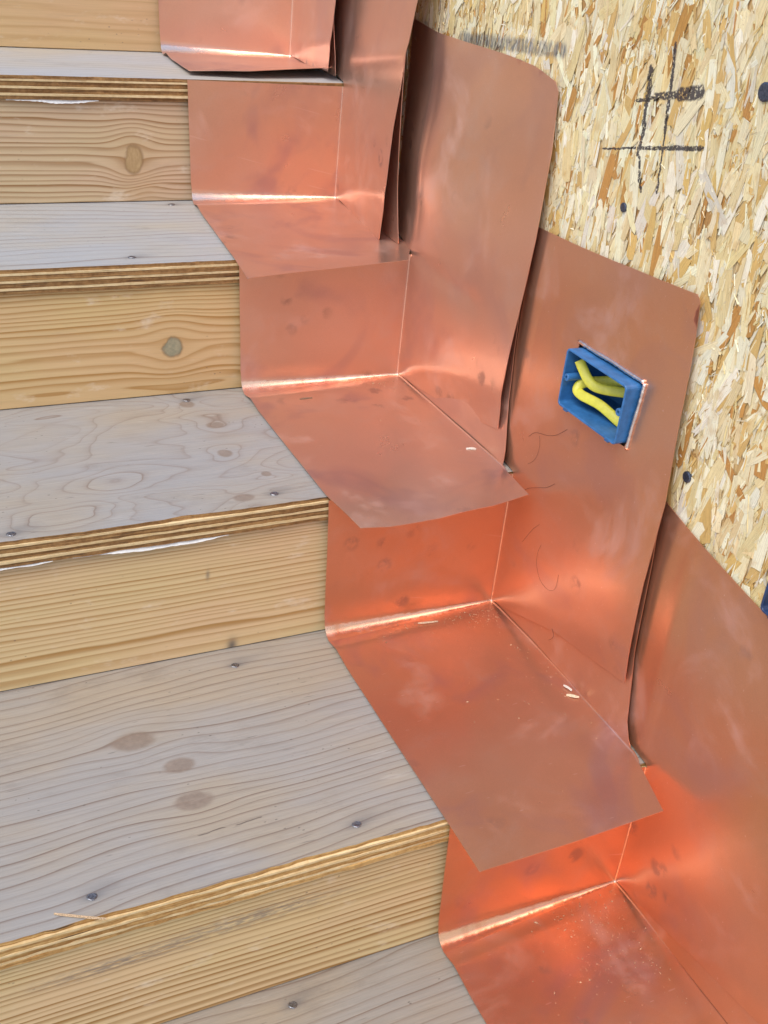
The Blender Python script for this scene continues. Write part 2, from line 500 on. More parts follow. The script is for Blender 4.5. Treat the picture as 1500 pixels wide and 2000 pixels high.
M_NAIL = mat_plain('weathered_steel', (0.24, 0.24, 0.26), 0.45, 0.9, 0.5, 500.0, 0.4)
M_NAILB = mat_plain('blued_steel', (0.10, 0.115, 0.16), 0.4, 0.8, 0.4, 500.0, 0.3)
M_BOX = mat_plain('blue_plastic', (0.035, 0.15, 0.36), 0.42, 0.0, 0.22, 90.0, 0.15, 0.5)
M_BOXD = mat_plain('navy_plastic', (0.02, 0.045, 0.12), 0.45, 0.0, 0.2, 90.0, 0.1)
M_CABLE = mat_plain('yellow_cable_jacket', (0.66, 0.60, 0.055), 0.42, 0.0, 0.10, 130.0, 0.2, 0.5)
M_PAPER = mat_plain('white_paper', (0.78, 0.77, 0.74), 0.8, 0.0, 0.08, 200.0, 0.2)
M_CHIP = mat_plain('pale_wood_chip', (0.62, 0.50, 0.34), 0.75, 0.0, 0.3, 400.0, 0.3)
M_DUST = mat_plain('sawdust', (0.50, 0.34, 0.20), 0.8, 0.0, 0.5, 900.0)
M_CHIPW = mat_plain('bleached_wood_chip', (0.56, 0.51, 0.44), 0.7, 0.0, 0.15, 400.0, 0.3)
M_CHIPD = mat_plain('dark_wood_splinter', (0.20, 0.13, 0.08), 0.75, 0.0, 0.3, 400.0, 0.3)
M_HAIR = mat_plain('dark_red_hair', (0.07, 0.018, 0.012), 0.5, 0.0, 0.2, 400.0)
M_GROUND = mat_plain('concrete', (0.36, 0.35, 0.33), 0.9, 0.0, 0.2, 6.0, 0.4)

# ------------------------------------------------------------------ copper
def mat_copper(name, axis, seed, hue=0.5, bend=None):
    """mill copper sheet: faint rolling lines along `axis`, handling smudges, tarnish blooms"""
    n = NT(name)
    s = {'x': (4.0, 420.0, 420.0), 'y': (420.0, 4.0, 420.0), 'z': (420.0, 420.0, 4.0)}[axis]
    roll = n.noise(n.vec(n.mul(n.x, s[0]), n.mul(n.y, s[1]), n.mul(n.z, s[2])), 1.0, 2.0, 0.6)
    off = n.vec(n.add(n.x, seed), n.add(n.y, seed * 0.7), n.add(n.z, seed * 1.3))
    big = n.noise(off, 5.0, 3.0, 0.5)
    mid = n.noise(off, 16.0, 4.0, 0.6, 0.4)
    fine = n.noise(off, 70.0, 3.0, 0.6)
    grain = n.noise(off, 1400.0, 2.0, 0.7)
    # hue 0: orange sheet ... 1: paler, pinker sheet
    lp = lambda a, b: tuple(p + (q - p) * hue for p, q in zip(a, b))
    c = n.mix(n.smooth(big, 0.32, 0.68), lp((0.68, 0.285, 0.135), (0.77, 0.43, 0.295)), lp((0.66, 0.30, 0.165), (0.76, 0.455, 0.335)))
    c = n.mix(n.mul(n.smooth(mid, 0.5, 0.78), 0.45), c, lp((0.63, 0.36, 0.25), (0.74, 0.50, 0.41)))
    # thumb marks: small rounded darker blooms in clusters
    vor = n.voronoi(n.vec(n.add(n.x, seed), n.add(n.y, n.mul(fine, 0.012)), n.add(n.z, n.mul(mid, 0.01))), 26.0, out=0)
    cl = n.smooth(n.noise(off, 7.0, 2.0, 0.5), 0.54, 0.66)
    sm = n.mul(n.mul(n.m('SUBTRACT', 1.0, n.smooth(vor, 0.16, 0.34)), cl), n.smooth(fine, 0.36, 0.58))
    c = n.mix(n.mul(sm, 0.7), c, (0.40, 0.225, 0.18))
    mauve = n.mul(n.smooth(n.noise(off, 6.0, 3.0, 0.55, 1.2), 0.50, 0.70), 0.55 if axis == 'x' else 0.25)  # mauve tarnish tint that also paints in the sky's purple reflection
    c = n.mix(mauve, c, (0.50, 0.295, 0.30))
    tar = n.smooth(n.noise(off, 3.2, 4.0, 0.6, 0.8), 0.58, 0.74)
    c = n.mix(n.mul(tar, 0.45), c, (0.54, 0.32, 0.29))
    c = n.mix(1.0, c, n.ramp(grain, [(0.2, 0.90), (0.8, 1.06)]), 'MULTIPLY')
    # dry dust film
    dust = n.mul(n.smooth(n.noise(off, 9.0, 5.0, 0.65, 0.6), 0.52, 0.8), 0.22)
    c = n.mix(n.mul(dust, 2.2), c, lp((0.60, 0.345, 0.335), (0.74, 0.50, 0.45)))
    r = n.add(n.add(0.235, n.mul(mid, 0.13)), n.add(n.mul(sm, 0.10), n.mul(dust, 0.5)))
    met = n.m('SUBTRACT', 1.0, n.add(dust, 0.17), clamp=True)
    if bend:        # sky highlight painted pale along the bend, ragged along its edges
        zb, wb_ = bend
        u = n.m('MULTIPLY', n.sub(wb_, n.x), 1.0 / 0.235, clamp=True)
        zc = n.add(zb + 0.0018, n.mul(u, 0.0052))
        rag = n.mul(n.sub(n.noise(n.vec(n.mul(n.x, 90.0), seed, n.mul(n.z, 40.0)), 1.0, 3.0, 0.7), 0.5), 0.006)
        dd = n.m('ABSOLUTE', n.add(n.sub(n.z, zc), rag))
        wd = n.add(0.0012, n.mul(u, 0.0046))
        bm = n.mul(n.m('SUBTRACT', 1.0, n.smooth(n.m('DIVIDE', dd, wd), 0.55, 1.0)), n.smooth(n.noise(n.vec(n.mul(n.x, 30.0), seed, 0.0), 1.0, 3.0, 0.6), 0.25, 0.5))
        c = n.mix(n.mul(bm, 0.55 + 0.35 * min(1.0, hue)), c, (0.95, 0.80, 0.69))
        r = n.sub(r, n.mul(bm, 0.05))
    n1 = n.bump(mid, 0.10, 0.004)
    scr = n.noise(n.vec(n.add(n.mul(n.x, 60.0), n.mul(n.z, 240.0)), n.mul(n.y, 300.0), n.mul(n.z, 40.0)), 1.0, 1.0, 0.4)
    c = n.mix(n.mul(n.smooth(scr, 0.76, 0.80), 0.35), c, (0.88, 0.62, 0.52))
    n2 = n.bump(n.add(roll, n.mul(grain, 0.35)), 0.10, 0.00025, n1)
    return n.finish(c, r, met, n2)

M_LIP = None
def copper_edge():
    n = NT('cut_copper_edge')
    a = n.noise(n.pos, 300.0, 3.0, 0.6)
    c = n.mix(a, (0.90, 0.66, 0.56), (0.93, 0.80, 0.74))
    return n.finish(c, 0.28, 1.0, n.bump(a, 0.5, 0.001))
M_LIP = copper_edge()

# ------------------------------------------------------------------ ground
v, f = box_vf(-400, 400, -400, 400, ZT[-3] - 0.3, ZT[-3])
g = mk('ground', v, f, M_GROUND)
tag(g, kind='structure')

# ------------------------------------------------------------------ staircase
stair = empty('wooden_staircase', (-0.6, YN[-2], ZT[-3]),
              'straight wooden staircase with grey weathered plywood treads and yellow sawn lumber risers', 'staircase')
LAY = [(0.0046, 'B'), (0.0026, 'L'), (0.0062, 'B'), (0.0028, 'L'), (0.0060, 'B'), (0.0030, 'L'), (0.0048, 'B')]

def build_tread(k):
    y0, z1 = YN[k], ZT[k]
    yb = YN[k + 1] + 0.012 if k + 1 in YN else y0 + 1.1
    root = empty('tread', (0, 0, 0))
    root.parent = stair
    root.location = Vector((-0.6, y0, z1)) - stair.location
    NX = 150
    zc = z1
    for i, (t, kind) in enumerate(LAY):
        jig = rnd.uniform(-0.0009, 0.0009) + (-0.0007 if kind == 'L' else 0.0003)
        za, zb = zc, zc - t + 0.00012
        V, F, MI = [], [], []
        for ix in range(NX + 1):
            x = XLEFT + (WALL - 0.001 - XLEFT) * ix / NX
            rough = 0.0016 if kind == 'B' else 0.0009
            j = noise.noise(Vector((x * 9.0, k * 3.3 + i * 1.7, 0.0))) * 0.0012 + noise.noise(Vector((x * 70.0, k * 3.3, i * 2.1))) * rough
            chip = 0.0
            if i == 0:
                chip = max(0.0, noise.noise(Vector((x * 38.0, k * 7.0, 4.0))) - 0.28) * 0.008
            yf = y0 - 0.0022 + jig + j
            V += [(x, yf + chip, za), (x, yf, zb), (x, yb, za), (x, yb, zb)]
        for ix in range(NX):
            a, b = ix * 4, ix * 4 + 4
            F.append((a, a + 1, b + 1, b)); MI.append(1)       # front edge
            F.append((a, b, b + 2, a + 2)); MI.append(0)       # top
            F.append((a + 1, a + 3, b + 3, b + 1)); MI.append(1)
            F.append((a + 2, b + 2, b + 3, a + 3)); MI.append(1)
        e = NX * 4
        F.append((0, 2, 3, 1)); MI.append(1)
        F.append((e, e + 1, e + 3, e + 2)); MI.append(1)
        edge = M_PLYG if (k == 1 and kind == 'B') else (M_PLYB if kind == 'B' else M_PLYL)
        mk('ply', V, F, [TREAD_MAT[k] if i == 0 else edge, edge], root, mat_idx=MI)
        zc -= t
    for (nx, ny) in NAILS.get(k, []):
        V, F = [], []
        seg = 14
        tilt = rnd.uniform(-0.12, 0.12)
        R = 0.0042
        for lvl, (rr, hh) in enumerate(((R, -0.002), (R, 0.0004), (R * 0.86, 0.0010), (R * 0.45, 0.0008))):
            for s in range(seg):
                th = 2 * math.pi * s / seg
                V.append((nx + rr * math.cos(th) * 1.15, ny + rr * math.sin(th) * (1 + 0.1 * math.sin(3 * th)), z1 + hh + tilt * rr * math.cos(th)))
        for lvl in range(3):
            for s in range(seg):
                F.append((lvl * seg + s, lvl * seg + (s + 1) % seg, (lvl + 1) * seg + (s + 1) % seg, (lvl + 1) * seg + s))
        F.append(tuple(3 * seg + s for s in range(seg)))
        mk('nail_head', V, F, M_NAIL, root)
    return root

def build_riser(k):
    y0 = YN[k]
    z0, z1 = ZT[k - 1] + 0.0006, ZT[k] - PLY_T - 0.0008
    NX, NZ = 110, 6
    V, F = [], []
    b = 0.0012
    prof = [(0.038, z0), (b, z0), (0.0, z0 + b)] + [(0.0, z0 + b + (z1 - z0 - 2 * b) * i / NZ) for i in range(1, NZ)] + [(0.0, z1 - b), (b, z1), (0.038, z1)]
    n = len(prof)
    for ix in range(NX + 1):
        x = XLEFT + (WALL - 0.001 - XLEFT) * ix / NX
        for (dy, z) in prof:
            wv = noise.noise(Vector((x * 5.0, k * 2.0, z * 9.0))) * 0.0006
            dz = 0.0
            if z == z0:
                dz = abs(noise.noise(Vector((x * 22.0, k * 5.0, 1.0)))) * 0.0010
            V.append((x, y0 + 0.0034 + dy + (wv if dy < 0.01 else 0), z + dz))
    for ix in range(NX):
        for j in range(n - 1):
            a, c = ix * n + j, (ix + 1) * n + j
            F.append((a, c, c + 1, a + 1))
        F.append((ix * n, ix * n + n - 1, (ix + 1) * n + n - 1, (ix + 1) * n))
    F.append(tuple(range(n)))
    F.append(tuple(NX * n + j for j in range(n))[::-1])
    return mk('riser', V, F, RISER_MAT[k], stair)

for k in range(-2, 7):
    build_tread(k)
    build_riser(k)

# ------------------------------------------------------------------ copper flashings
TH = 0.0007
HUE = {1: 0.25, 2: 0.5, 3: 1.1, 4: 1.1, 5: 1.35}
RW = 0.0022
FLAP = {   # per flashing: X of the wall crease, left edge back/front, tread sheet front edge, riser top trims
    1: dict(W=0.0038, xb=-0.2276, xf=-0.229, front=[(0.0, -0.10), (0.5, -0.105), (1.0, -0.11)], xfr=0.0, xfl=-0.229, ztop=(0.0, 0.0)),
    2: dict(W=0.0001, xb=-0.2341, xf=-0.2402, front=[(0.0, 0.184), (0.5, 0.180), (1.0, 0.179)], xfr=-0.024, xfl=-0.242, ztop=(0.0, -0.001)),
    3: dict(W=-0.0076, xb=-0.2403, xf=-0.2440, front=[(0.0, 0.516), (0.25, 0.502), (0.58, 0.494), (0.85, 0.498), (1.0, 0.506)], xfr=-0.014, xfl=-0.233, ztop=(0.0, -0.002)),
    4: dict(W=0.0, xb=-0.2263, xf=-0.2540, front=[(0.0, 0.838), (0.5, 0.824), (1.0, 0.815)], xfr=-0.033, xfl=-0.261, ztop=(-0.003, 0.001)),
    5: dict(W=0.0037, xb=-0.2091, xf=-0.2240, front=[(0.0, 1.196), (0.3, 1.183), (0.6, 1.174), (1.0, 1.188)], xfr=-0.004, xfl=-0.2245, ztop=(0.0, 0.0)),
}
def interp(pts, t):
    for (a, va), (b, vb) in zip(pts, pts[1:]):
        if t <= b:
            return va + (vb - va) * (t - a) / (b - a)
    return pts[-1][1]

def zlift(k, u, d, x, y):
    """how far the tread sheet springs off the plywood; u 0 at wall, d metres forward of the riser"""
    s = 0.0040 * u * math.exp(-((d - 0.036) / 0.026) ** 2)
    s += 0.0012 * (0.5 + 0.5 * noise.noise(Vector((x * 7, y * 7, k * 5.0)))) + 0.0004 * noise.noise(Vector((x * 24, y * 24, k * 3.0)))
    over = max(0.0, YN.get(k - 1, 0) - y)
    if k == 3:
        s += -0.10 * over * over * 18 * (u ** 2) * 0.35 + 0.003 * math.exp(-((u - 0.45) / 0.25) ** 2) * min(1, d / 0.15)
    if k == 4:
        s += -over * 0.05 * u + over * 0.05 * (1 - u)
    if k == 5:
        s += 0.010 * (1 - u) * min(1.0, d / 0.2) ** 2 + 0.004 * min(1, d / 0.2)
    if k == 2:
        s += 0.002 * math.sin(min(1, d / 0.3) * math.pi) * (1 - u)
    return max(s, 0.0004) if over <= 0 else s

FLASH_LABEL = {
    1: 'lowest copper stair flashing, its tread sheet dusted with sawdust beside the wall fold',
    2: 'copper stair flashing with a rectangular cutout around the blue electrical box',
    3: 'copper stair flashing one step above the flashing that has the electrical box cutout',
    4: 'copper stair flashing two steps above the box, standing off beside a dark gap',
    5: 'uppermost copper stair flashing, its short tread sheet ending at the plywood edge',
}

def build_sheet(k, root):
    p = FLAP[k]
    yk = YN[k] - 0.0052
    z0 = ZT[k - 1] + 0.0022
    W = p['W']
    cols = [(0.0, math.radians(a)) for a in (90, 72, 54, 36, 18, 0)] + [((i + 1) / 56.0, None) for i in range(56)]
    NR, NA, NTd = 18, 9, 70
    V = []
    for (u, a) in cols:
        r = 0.0026 + 0.0155 * (u ** 0.8)
        zt = ZT[k] - 0.0012 + p['ztop'][0] * (1 - u) + p['ztop'][1] * u
        yf = interp(p['front'], u)
        prof = []
        for i in range(NR):
            z = zt + (z0 + r - zt) * i / NR
            prof.append((yk, z, -1.0, 0.0, 0))
        for i in range(NA + 1):
            b = math.pi / 2 * i / NA
            prof.append((yk - r + r * math.cos(b), z0 + r - r * math.sin(b), -math.cos(b), math.sin(b), 1))
        for i in range(1, NTd + 1):
            y = (yk - r) + (yf - (yk - r)) * i / NTd
            prof.append((y, z0, 0.0, 1.0, 2))
        for (y, z, ny, nz, zone) in prof:
            d = max(0.0, yk - y)
            run = max(0.05, YN[k] - YN[k - 1])
            if zone == 0:
                t = (z - z0) / (ZT[k] - z0)
                xl = p['xb'] + (FLAP[k]['xb'] * 0 + (p.get('xt', p['xb'] - 0.008)) - p['xb']) * t
                wr = W
            else:
                if d < run:
                    xl = p['xb'] + (p['xf'] - p['xb']) * d / run
                else:
                    q = min(1.0, (d - run) / max(0.01, YN[k - 1] - yf))
                    xl = p['xf'] + (p['xfl'] - p['xf']) * q
                q = min(1.0, max(0.0, (YN[k - 1] + 0.012 - y)) / max(0.02, YN[k - 1] + 0.012 - yf)) if k != 5 else min(1.0, d / (yk - yf))
                wr = W + (p['xfr'] - W) * q
            if a is not None:
                x = wr - RW + RW * math.sin(a)
                o = RW * (1 - math.cos(a))
            else:
                x = (wr - RW) + (xl - (wr - RW)) * u
                o = 0.0
            if zone == 2:
                over = max(0.0, YN[k - 1] - y)
                o *= max(0.0, 1 - over / 0.004)
                blend = min(1.0, (d - r) / 0.02) if d > r else 0.0
                z = z + zlift(k, u, d, x, y) * blend
            if zone == 0:
                bl = min(1.0, (z - z0 - r) / 0.03)
                wob = noise.noise(Vector((x * 8.0, z * 8.0, k * 4.0 + 2))) * 0.0016 - 0.0008 + noise.noise(Vector((x * 22.0, z * 22.0, k * 4.0))) * 0.0004
                y = y + wob * bl * (0.3 + 0.7 * u)
            V.append((x, y + ny * o, z + nz * o))
    n = NR + NA + 1 + NTd
    split = NR + NA
    Fr, Ft = [], []
    for i in range(len(cols) - 1):
        for j in range(n - 1):
            a, b = i * n + j, (i + 1) * n + j
            (Fr if j < split else Ft).append((a, a + 1, b + 1, b))
    def sub(name, F, mat):
        ids = sorted({i for fc in F for i in fc})
        mp = {i: q for q, i in enumerate(ids)}
        o = mk(name, [V[i] for i in ids], [tuple(mp[i] for i in fc) for fc in F], mat, root, True)
        solidify(o, TH)
        return o
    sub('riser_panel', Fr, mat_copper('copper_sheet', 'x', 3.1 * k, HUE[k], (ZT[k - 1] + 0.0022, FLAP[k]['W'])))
    sub('tread_panel', Ft, mat_copper('copper_sheet', 'x', 3.1 * k + 1.3, HUE[k]))

def point_in(poly, y, z):
    c = False
    j = len(poly) - 1
    for i in range(len(poly)):
        yi, zi = poly[i]; yj, zj = poly[j]
        if (zi > z) != (zj > z) and y < (yj - yi) * (z - zi) / (zj - zi) + yi:
            c = not c
        j = i
    return c

def densify(poly, step):
    out = []
    for i in range(len(poly)):
        a, b = Vector(poly[i]), Vector(poly[(i + 1) % len(poly)])
        m = max(1, int(math.ceil((b - a).length / step)))
        for s in range(m):
            out.append(a.lerp(b, s / m))
    return out

def patch(name, poly, xfun, mat, root, hole=None, step=0.009, thick=TH):
    """sheet lying along the wall: outline in (y,z), X from xfun"""
    B = densify(poly, step)
    pts = list(B)
    edges = [(i, (i + 1) % len(B)) for i in range(len(B))]
    if hole:
        H = densify(hole, step * 0.6)
        o = len(pts)
        pts += H
        edges += [(o + i, o + (i + 1) % len(H)) for i in range(len(H))]
    ys = [q[0] for q in poly]; zs = [q[1] for q in poly]
    bp = np.array([(q.x, q.y) for q in pts])
    y = min(ys) + step / 2
    row = 0
    while y < max(ys):
        z = min(zs) + (step / 2 if row % 2 else step)
        while z < max(zs):
            if point_in(poly, y, z) and not (hole and point_in(hole, y, z)):
                if ((bp - (y, z)) ** 2).sum(1).min() > (step * 0.45) ** 2:
                    pts.append(Vector((y, z)))
            z += step
        y += step
        row += 1
    r = delaunay_2d_cdt([Vector((q[0], q[1])) for q in pts], edges, [], 0, 1e-7)
    vv, ff = r[0], r[2]
    F = []
    for t in ff:
        cy = sum(vv[i][0] for i in t) / len(t); cz = sum(vv[i][1] for i in t) / len(t)
        if point_in(poly, cy, cz) and not (hole and point_in(hole, cy, cz)):
            F.append(tuple(t))
    X = xfun(np.array([(q[0], q[1]) for q in vv]))
    V = [(float(X[i]), vv[i][0], vv[i][1]) for i in range(len(vv))]
    # face the room (-X)
    G = []
    for t in F:
        a, b, c = (Vector(V[i]) for i in t[:3])
        G.append(t if (b - a).cross(c - a).x < 0 else t[::-1])
    o = mk(name, V, G, mat, root, True)
    solidify(o, thick)
    return o

def with_ridges(tps, ridges, k, yk):
    """adds the soft leftover fold lines (y0,z0)-(y1,z1), height, width to a spline, plus slight oil canning"""
    def fun(q):
        x = tps(q)
        for (a, b, h, w, sgn) in ridges:
            a, b = np.array(a), np.array(b)
            d = b - a
            L = np.hypot(*d)
            t = ((q - a) @ d) / L / L
            s = ((q[:, 0] - a[0]) * d[1] - (q[:, 1] - a[1]) * d[0]) / L
            m = np.clip((t + 0.08) / 0.16, 0, 1) * np.clip((1.08 - t) / 0.16, 0, 1)
            x = x + m * (-h) * np.exp(-(s / w) ** 2) * sgn
        x = x + np.array([noise.noise(Vector((a * 6.0, b * 6.0, k * 3.0))) * 0.0012 + noise.noise(Vector((a * 17.0, b * 17.0, k * 3.0))) * 0.0004 for a, b in q]) * np.where(q[:, 1] < ZT[k] + 0.01, np.clip((yk - q[:, 0]) / 0.03, 0, 1), 1.0)
        return np.minimum(x, WALL - 0.0028)
    return fun

BOXR = (0.4425, 0.5255, 0.108, 0.066)        # electrical box: y, z, width, height
WALLX = {}
def build_wallside(k, root):
    W = FLAP[k]['W']
    yk = YN[k] - 0.0052 - RW
    z0, z1 = ZT[k - 1] + 0.0022, ZT[k]
    hole = None
    if k == 3:
        poly = [(yk, z0 + 0.003), (yk, 0.452), (yk, z1 - 0.0012), (yk + 0.004, z1 + 0.002), (0.988, z1 + 0.006), (0.989, 0.822), (0.922, 0.8185), (0.85, 0.8175), (0.753, 0.8145), (0.687, 0.8115), (0.640, 0.8035), (0.630, 0.795),
                (0.618, 0.733), (0.612, 0.639), (0.611, 0.549), (0.616, 0.447), (0.615, 0.406), (0.70, 0.385)]
        cp = [(yk, z0, W), (yk, 0.45, W), (yk, z1, W), (yk, 0.66, -0.007), (yk, 0.81, 0.001), (0.985, 0.56, 0.017), (0.985, 0.81, 0.018), (0.93, 0.60, 0.010), (0.93, 0.78, 0.013),
              (0.615, 0.41, -0.004), (0.612, 0.50, -0.006), (0.611, 0.60, 0.001), (0.62, 0.72, 0.010), (0.635, 0.80, 0.016), (0.75, 0.81, 0.0165),
              (0.75, 0.66, 0.004), (0.75, z1, -0.007), (0.75, 0.44, -0.007), (0.70, 0.395, -0.001)]
        rid = [((0.884, 0.56), (0.890, 0.81), 0.0030, 0.006, 1), ((yk, 0.395), (0.615, 0.455), 0.0022, 0.013, 1), ((yk, 0.548), (0.70, 0.535), 0.0022, 0.010, -1)]
    elif k == 2:
        poly = [(yk, z0 + 0.003), (yk, 0.27), (yk, z1 - 0.0012), (yk + 0.004, z1 + 0.002), (0.685, z1 + 0.006), (0.685, 0.649), (0.617, 0.651), (0.547, 0.653), (0.482, 0.656), (0.407, 0.661), (0.349, 0.6655), (0.343, 0.660),
                (0.337, 0.627), (0.330, 0.573), (0.322, 0.511), (0.315, 0.461), (0.314, 0.423), (0.313, 0.368), (0.308, 0.289), (0.306, 0.247), (0.44, 0.224), (0.52, 0.198)]
        cp = [(yk, z0, W), (yk, 0.27, W), (yk, z1, W), (yk, 0.55, 0.006), (0.685, 0.40, 0.014), (0.685, 0.64, 0.017), (0.617, 0.65, 0.015), (0.48, 0.655, 0.0155), (0.345, 0.66, 0.0135),
              (0.306, 0.25, 0.000), (0.310, 0.31, -0.002), (0.314, 0.40, 0.001), (0.322, 0.50, 0.006), (0.335, 0.60, 0.0115),
              (0.44, 0.525, 0.002), (0.39, 0.52, 0.003), (0.50, 0.53, 0.002), (0.44, 0.60, 0.011), (0.45, 0.33, -0.003), (0.50, 0.42, -0.001), (0.52, 0.20, 0.0), (0.43, 0.225, 0.0)]
        rid = [((0.596, 0.40), (0.600, 0.64), 0.0018, 0.005, 1), ((yk, 0.19), (0.31, 0.285), 0.0016, 0.018, 1)]
        cy, cz, w, h = BOXR
        m = 0.0028
        hole = [(cy - w / 2 - m, cz - h / 2 - m), (cy + w / 2 + m, cz - h / 2 - m), (cy + w / 2 + m, cz + h / 2 + m), (cy - w / 2 - m, cz + h / 2 + m)]
    elif k == 1:
        poly = [(yk, z0 + 0.003), (yk, z1 - 0.0012), (yk + 0.004, z1 + 0.002), (0.36, z1 + 0.006), (0.36, 0.462), (0.325, 0.454), (0.294, 0.446), (0.243, 0.435), (0.204, 0.4275), (0.167, 0.4205), (0.071, 0.403), (0.02, 0.396), (-0.02, 0.385),
                (-0.03, 0.2), (-0.03, 0.055), (0.12, 0.030)]
        cp = [(yk, z0, W), (yk, 0.09, W), (yk, z1, W), (0.268, 0.32, 0.006), (0.36, 0.25, 0.015), (0.36, 0.45, 0.018), (0.29, 0.44, 0.017), (0.167, 0.42, 0.018), (0.0, 0.39, 0.018),
              (-0.03, 0.2, 0.010), (-0.03, 0.06, 0.000), (0.10, 0.22, 0.003), (0.14, 0.10, -0.003), (0.12, 0.033, 0.001)]
        rid = [((0.262, 0.19), (0.270, 0.43), 0.0020, 0.006, 1), ((yk, 0.02), (0.0, 0.075), 0.0016, 0.014, 1)]
    elif k == 4:
        poly = [(yk, z0 + 0.003), (yk, 0.63), (yk, z1 - 0.0012), (yk + 0.004, z1 + 0.002), (1.26, z1 + 0.012), (1.26, 0.955), (1.145, 0.955), (0.912, 0.948), (0.903, 0.94), (0.903, 0.907),
                (0.905, 0.828), (0.911, 0.746), (0.920, 0.698), (0.927, 0.604), (0.934, 0.547), (1.04, 0.5455)]
        cp = [(yk, z0, W), (yk, 0.63, W), (yk, z1, W), (yk - 0.010, 0.85, 0.004), (1.26, 0.74, 0.016), (1.26, 0.97, 0.018), (1.145, 0.98, 0.017), (0.91, 0.975, 0.008),
              (0.905, 0.85, -0.022), (0.911, 0.746, -0.030), (0.923, 0.65, -0.031), (0.934, 0.55, -0.030), (1.04, 0.548, -0.014), (1.04, 0.70, -0.014), (1.04, 0.85, -0.006)]
        rid = [((yk - 0.002, 0.745), (0.905, 0.79), 0.0028, 0.010, 1), ((yk, 0.568), (0.93, 0.61), 0.0020, 0.010, 1), ((yk - 0.010, 0.73), (yk - 0.002, 0.96), 0.0015, 0.005, -1)]
    else:
        poly = [(yk, z0 + 0.003), (yk, 0.80), (yk, z1 - 0.0012), (yk + 0.004, z1 + 0.002), (1.46, z1 + 0.006), (1.46, 1.015), (1.16, 1.010), (1.156, 1.0), (1.157, 0.874), (1.160, 0.815), (1.165, 0.775), (1.171, 0.7255), (1.28, 0.7195)]
        cp = [(yk, z0, W), (yk, z1, W), (yk, 1.1, 0.012), (1.46, 0.92, 0.016), (1.46, 1.15, 0.018), (1.16, 1.15, 0.012), (1.157, 0.95, -0.012), (1.16, 0.82, -0.020), (1.171, 0.73, -0.020), (1.28, 0.722, -0.010), (1.28, 0.85, -0.008)]
        rid = [((yk, 0.735), (1.165, 0.765), 0.0022, 0.009, 1)]
    fun = with_ridges(TPS(cp), rid, k, yk)
    WALLX[k] = fun
    patch('wall_panel', poly, fun, mat_copper('copper_sheet', 'z', 3.1 * k + 2.1, HUE[k]), root, hole)
    # upturned edge of the tread sheet, tucked behind the wall panel
    if k == 2:
        pf = [(yk, z0 + 0.002), (0.272, z0 + 0.002), (0.280, 0.188), (0.290, 0.205), (0.298, 0.238), (0.307, 0.285), (0.311, 0.335), (0.316, 0.39), (0.322, 0.432), (0.36, 0.44), (yk - 0.01, 0.26)]
        fc = [(yk, z0, W + 0.0014), (0.272, z0, 0.000), (0.28, 0.25, 0.0045), (0.30, 0.30, 0.0045), (0.31, 0.43, 0.0085), (0.45, 0.25, 0.004), (0.45, 0.40, 0.010), (0.40, 0.185, 0.0008), (yk, 0.27, W + 0.004), (yk, 0.40, 0.010)]
    elif k == 3:
        pf = [(yk, z0 + 0.002), (0.588, z0 + 0.002), (0.592, 0.388), (0.604, 0.416), (0.613, 0.442), (0.622, 0.50), (0.63, 0.60), (0.74, 0.60), (yk - 0.01, 0.46)]
        fc = [(yk, z0, W + 0.0015), (0.588, z0, W), (0.60, 0.43, 0.0022), (0.63, 0.60, 0.009), (0.75, 0.60, 0.012), (0.75, 0.45, 0.0015), (0.75, 0.376, W + 0.002), (yk, 0.47, W + 0.004), (yk, 0.60, 0.012)]
    elif k == 1:
        pf = [(yk, z0 + 0.002), (-0.06, z0 + 0.002), (-0.05, 0.05), (-0.03, 0.12), (0.05, 0.14), (yk - 0.01, 0.10)]
        fc = [(yk, z0, W + 0.0014), (-0.06, z0, 0.0012), (-0.03, 0.12, 0.010), (0.15, 0.10, 0.006), (0.10, 0.01, 0.002), (yk, 0.11, W + 0.004)]
    elif k == 4:
        pf = [(yk, z0 + 0.002), (0.910, z0 + 0.002), (0.917, 0.571), (0.928, 0.615), (0.936, 0.662), (0.949, 0.743), (0.955, 0.79), (1.06, 0.79), (yk - 0.01, 0.66)]
        fc = [(yk, z0, W + 0.0015), (0.91, z0, -0.012), (0.93, 0.64, -0.012), (0.955, 0.79, -0.006), (1.05, 0.78, 0.004), (1.05, 0.66, -0.004), (1.05, 0.55, -0.005), (yk, 0.67, W + 0.004), (yk, 0.78, 0.010)]
    else:
        pf = [(yk, z0 + 0.002), (1.178, z0 + 0.004), (1.186, 0.745), (1.205, 0.79), (1.215, 0.85), (1.30, 0.86), (yk - 0.01, 0.80)]
        fc = [(yk, z0, W + 0.0015), (1.178, z0, -0.004), (1.205, 0.79, -0.001), (1.215, 0.85, 0.004), (1.30, 0.85, 0.010), (1.30, 0.74, 0.001), (yk, 0.81, W + 0.004)]
    ft = TPS(fc)
    fl = lambda q, ft=ft: np.minimum(ft(q), WALL - 0.003)
    patch('upturned_edge', pf, fl, mat_copper('copper_sheet', 'z', 3.1 * k + 0.6, HUE[k]), root)

flash = {}
for k in range(1, 6):
    root = empty('copper_flashing', (-0.1, YN[k], ZT[k - 1]), FLASH_LABEL[k], 'flashing', 'copper flashings stepping up the stairs')
    flash[k] = root
    build_sheet(k, root)
    build_wallside(k, root)

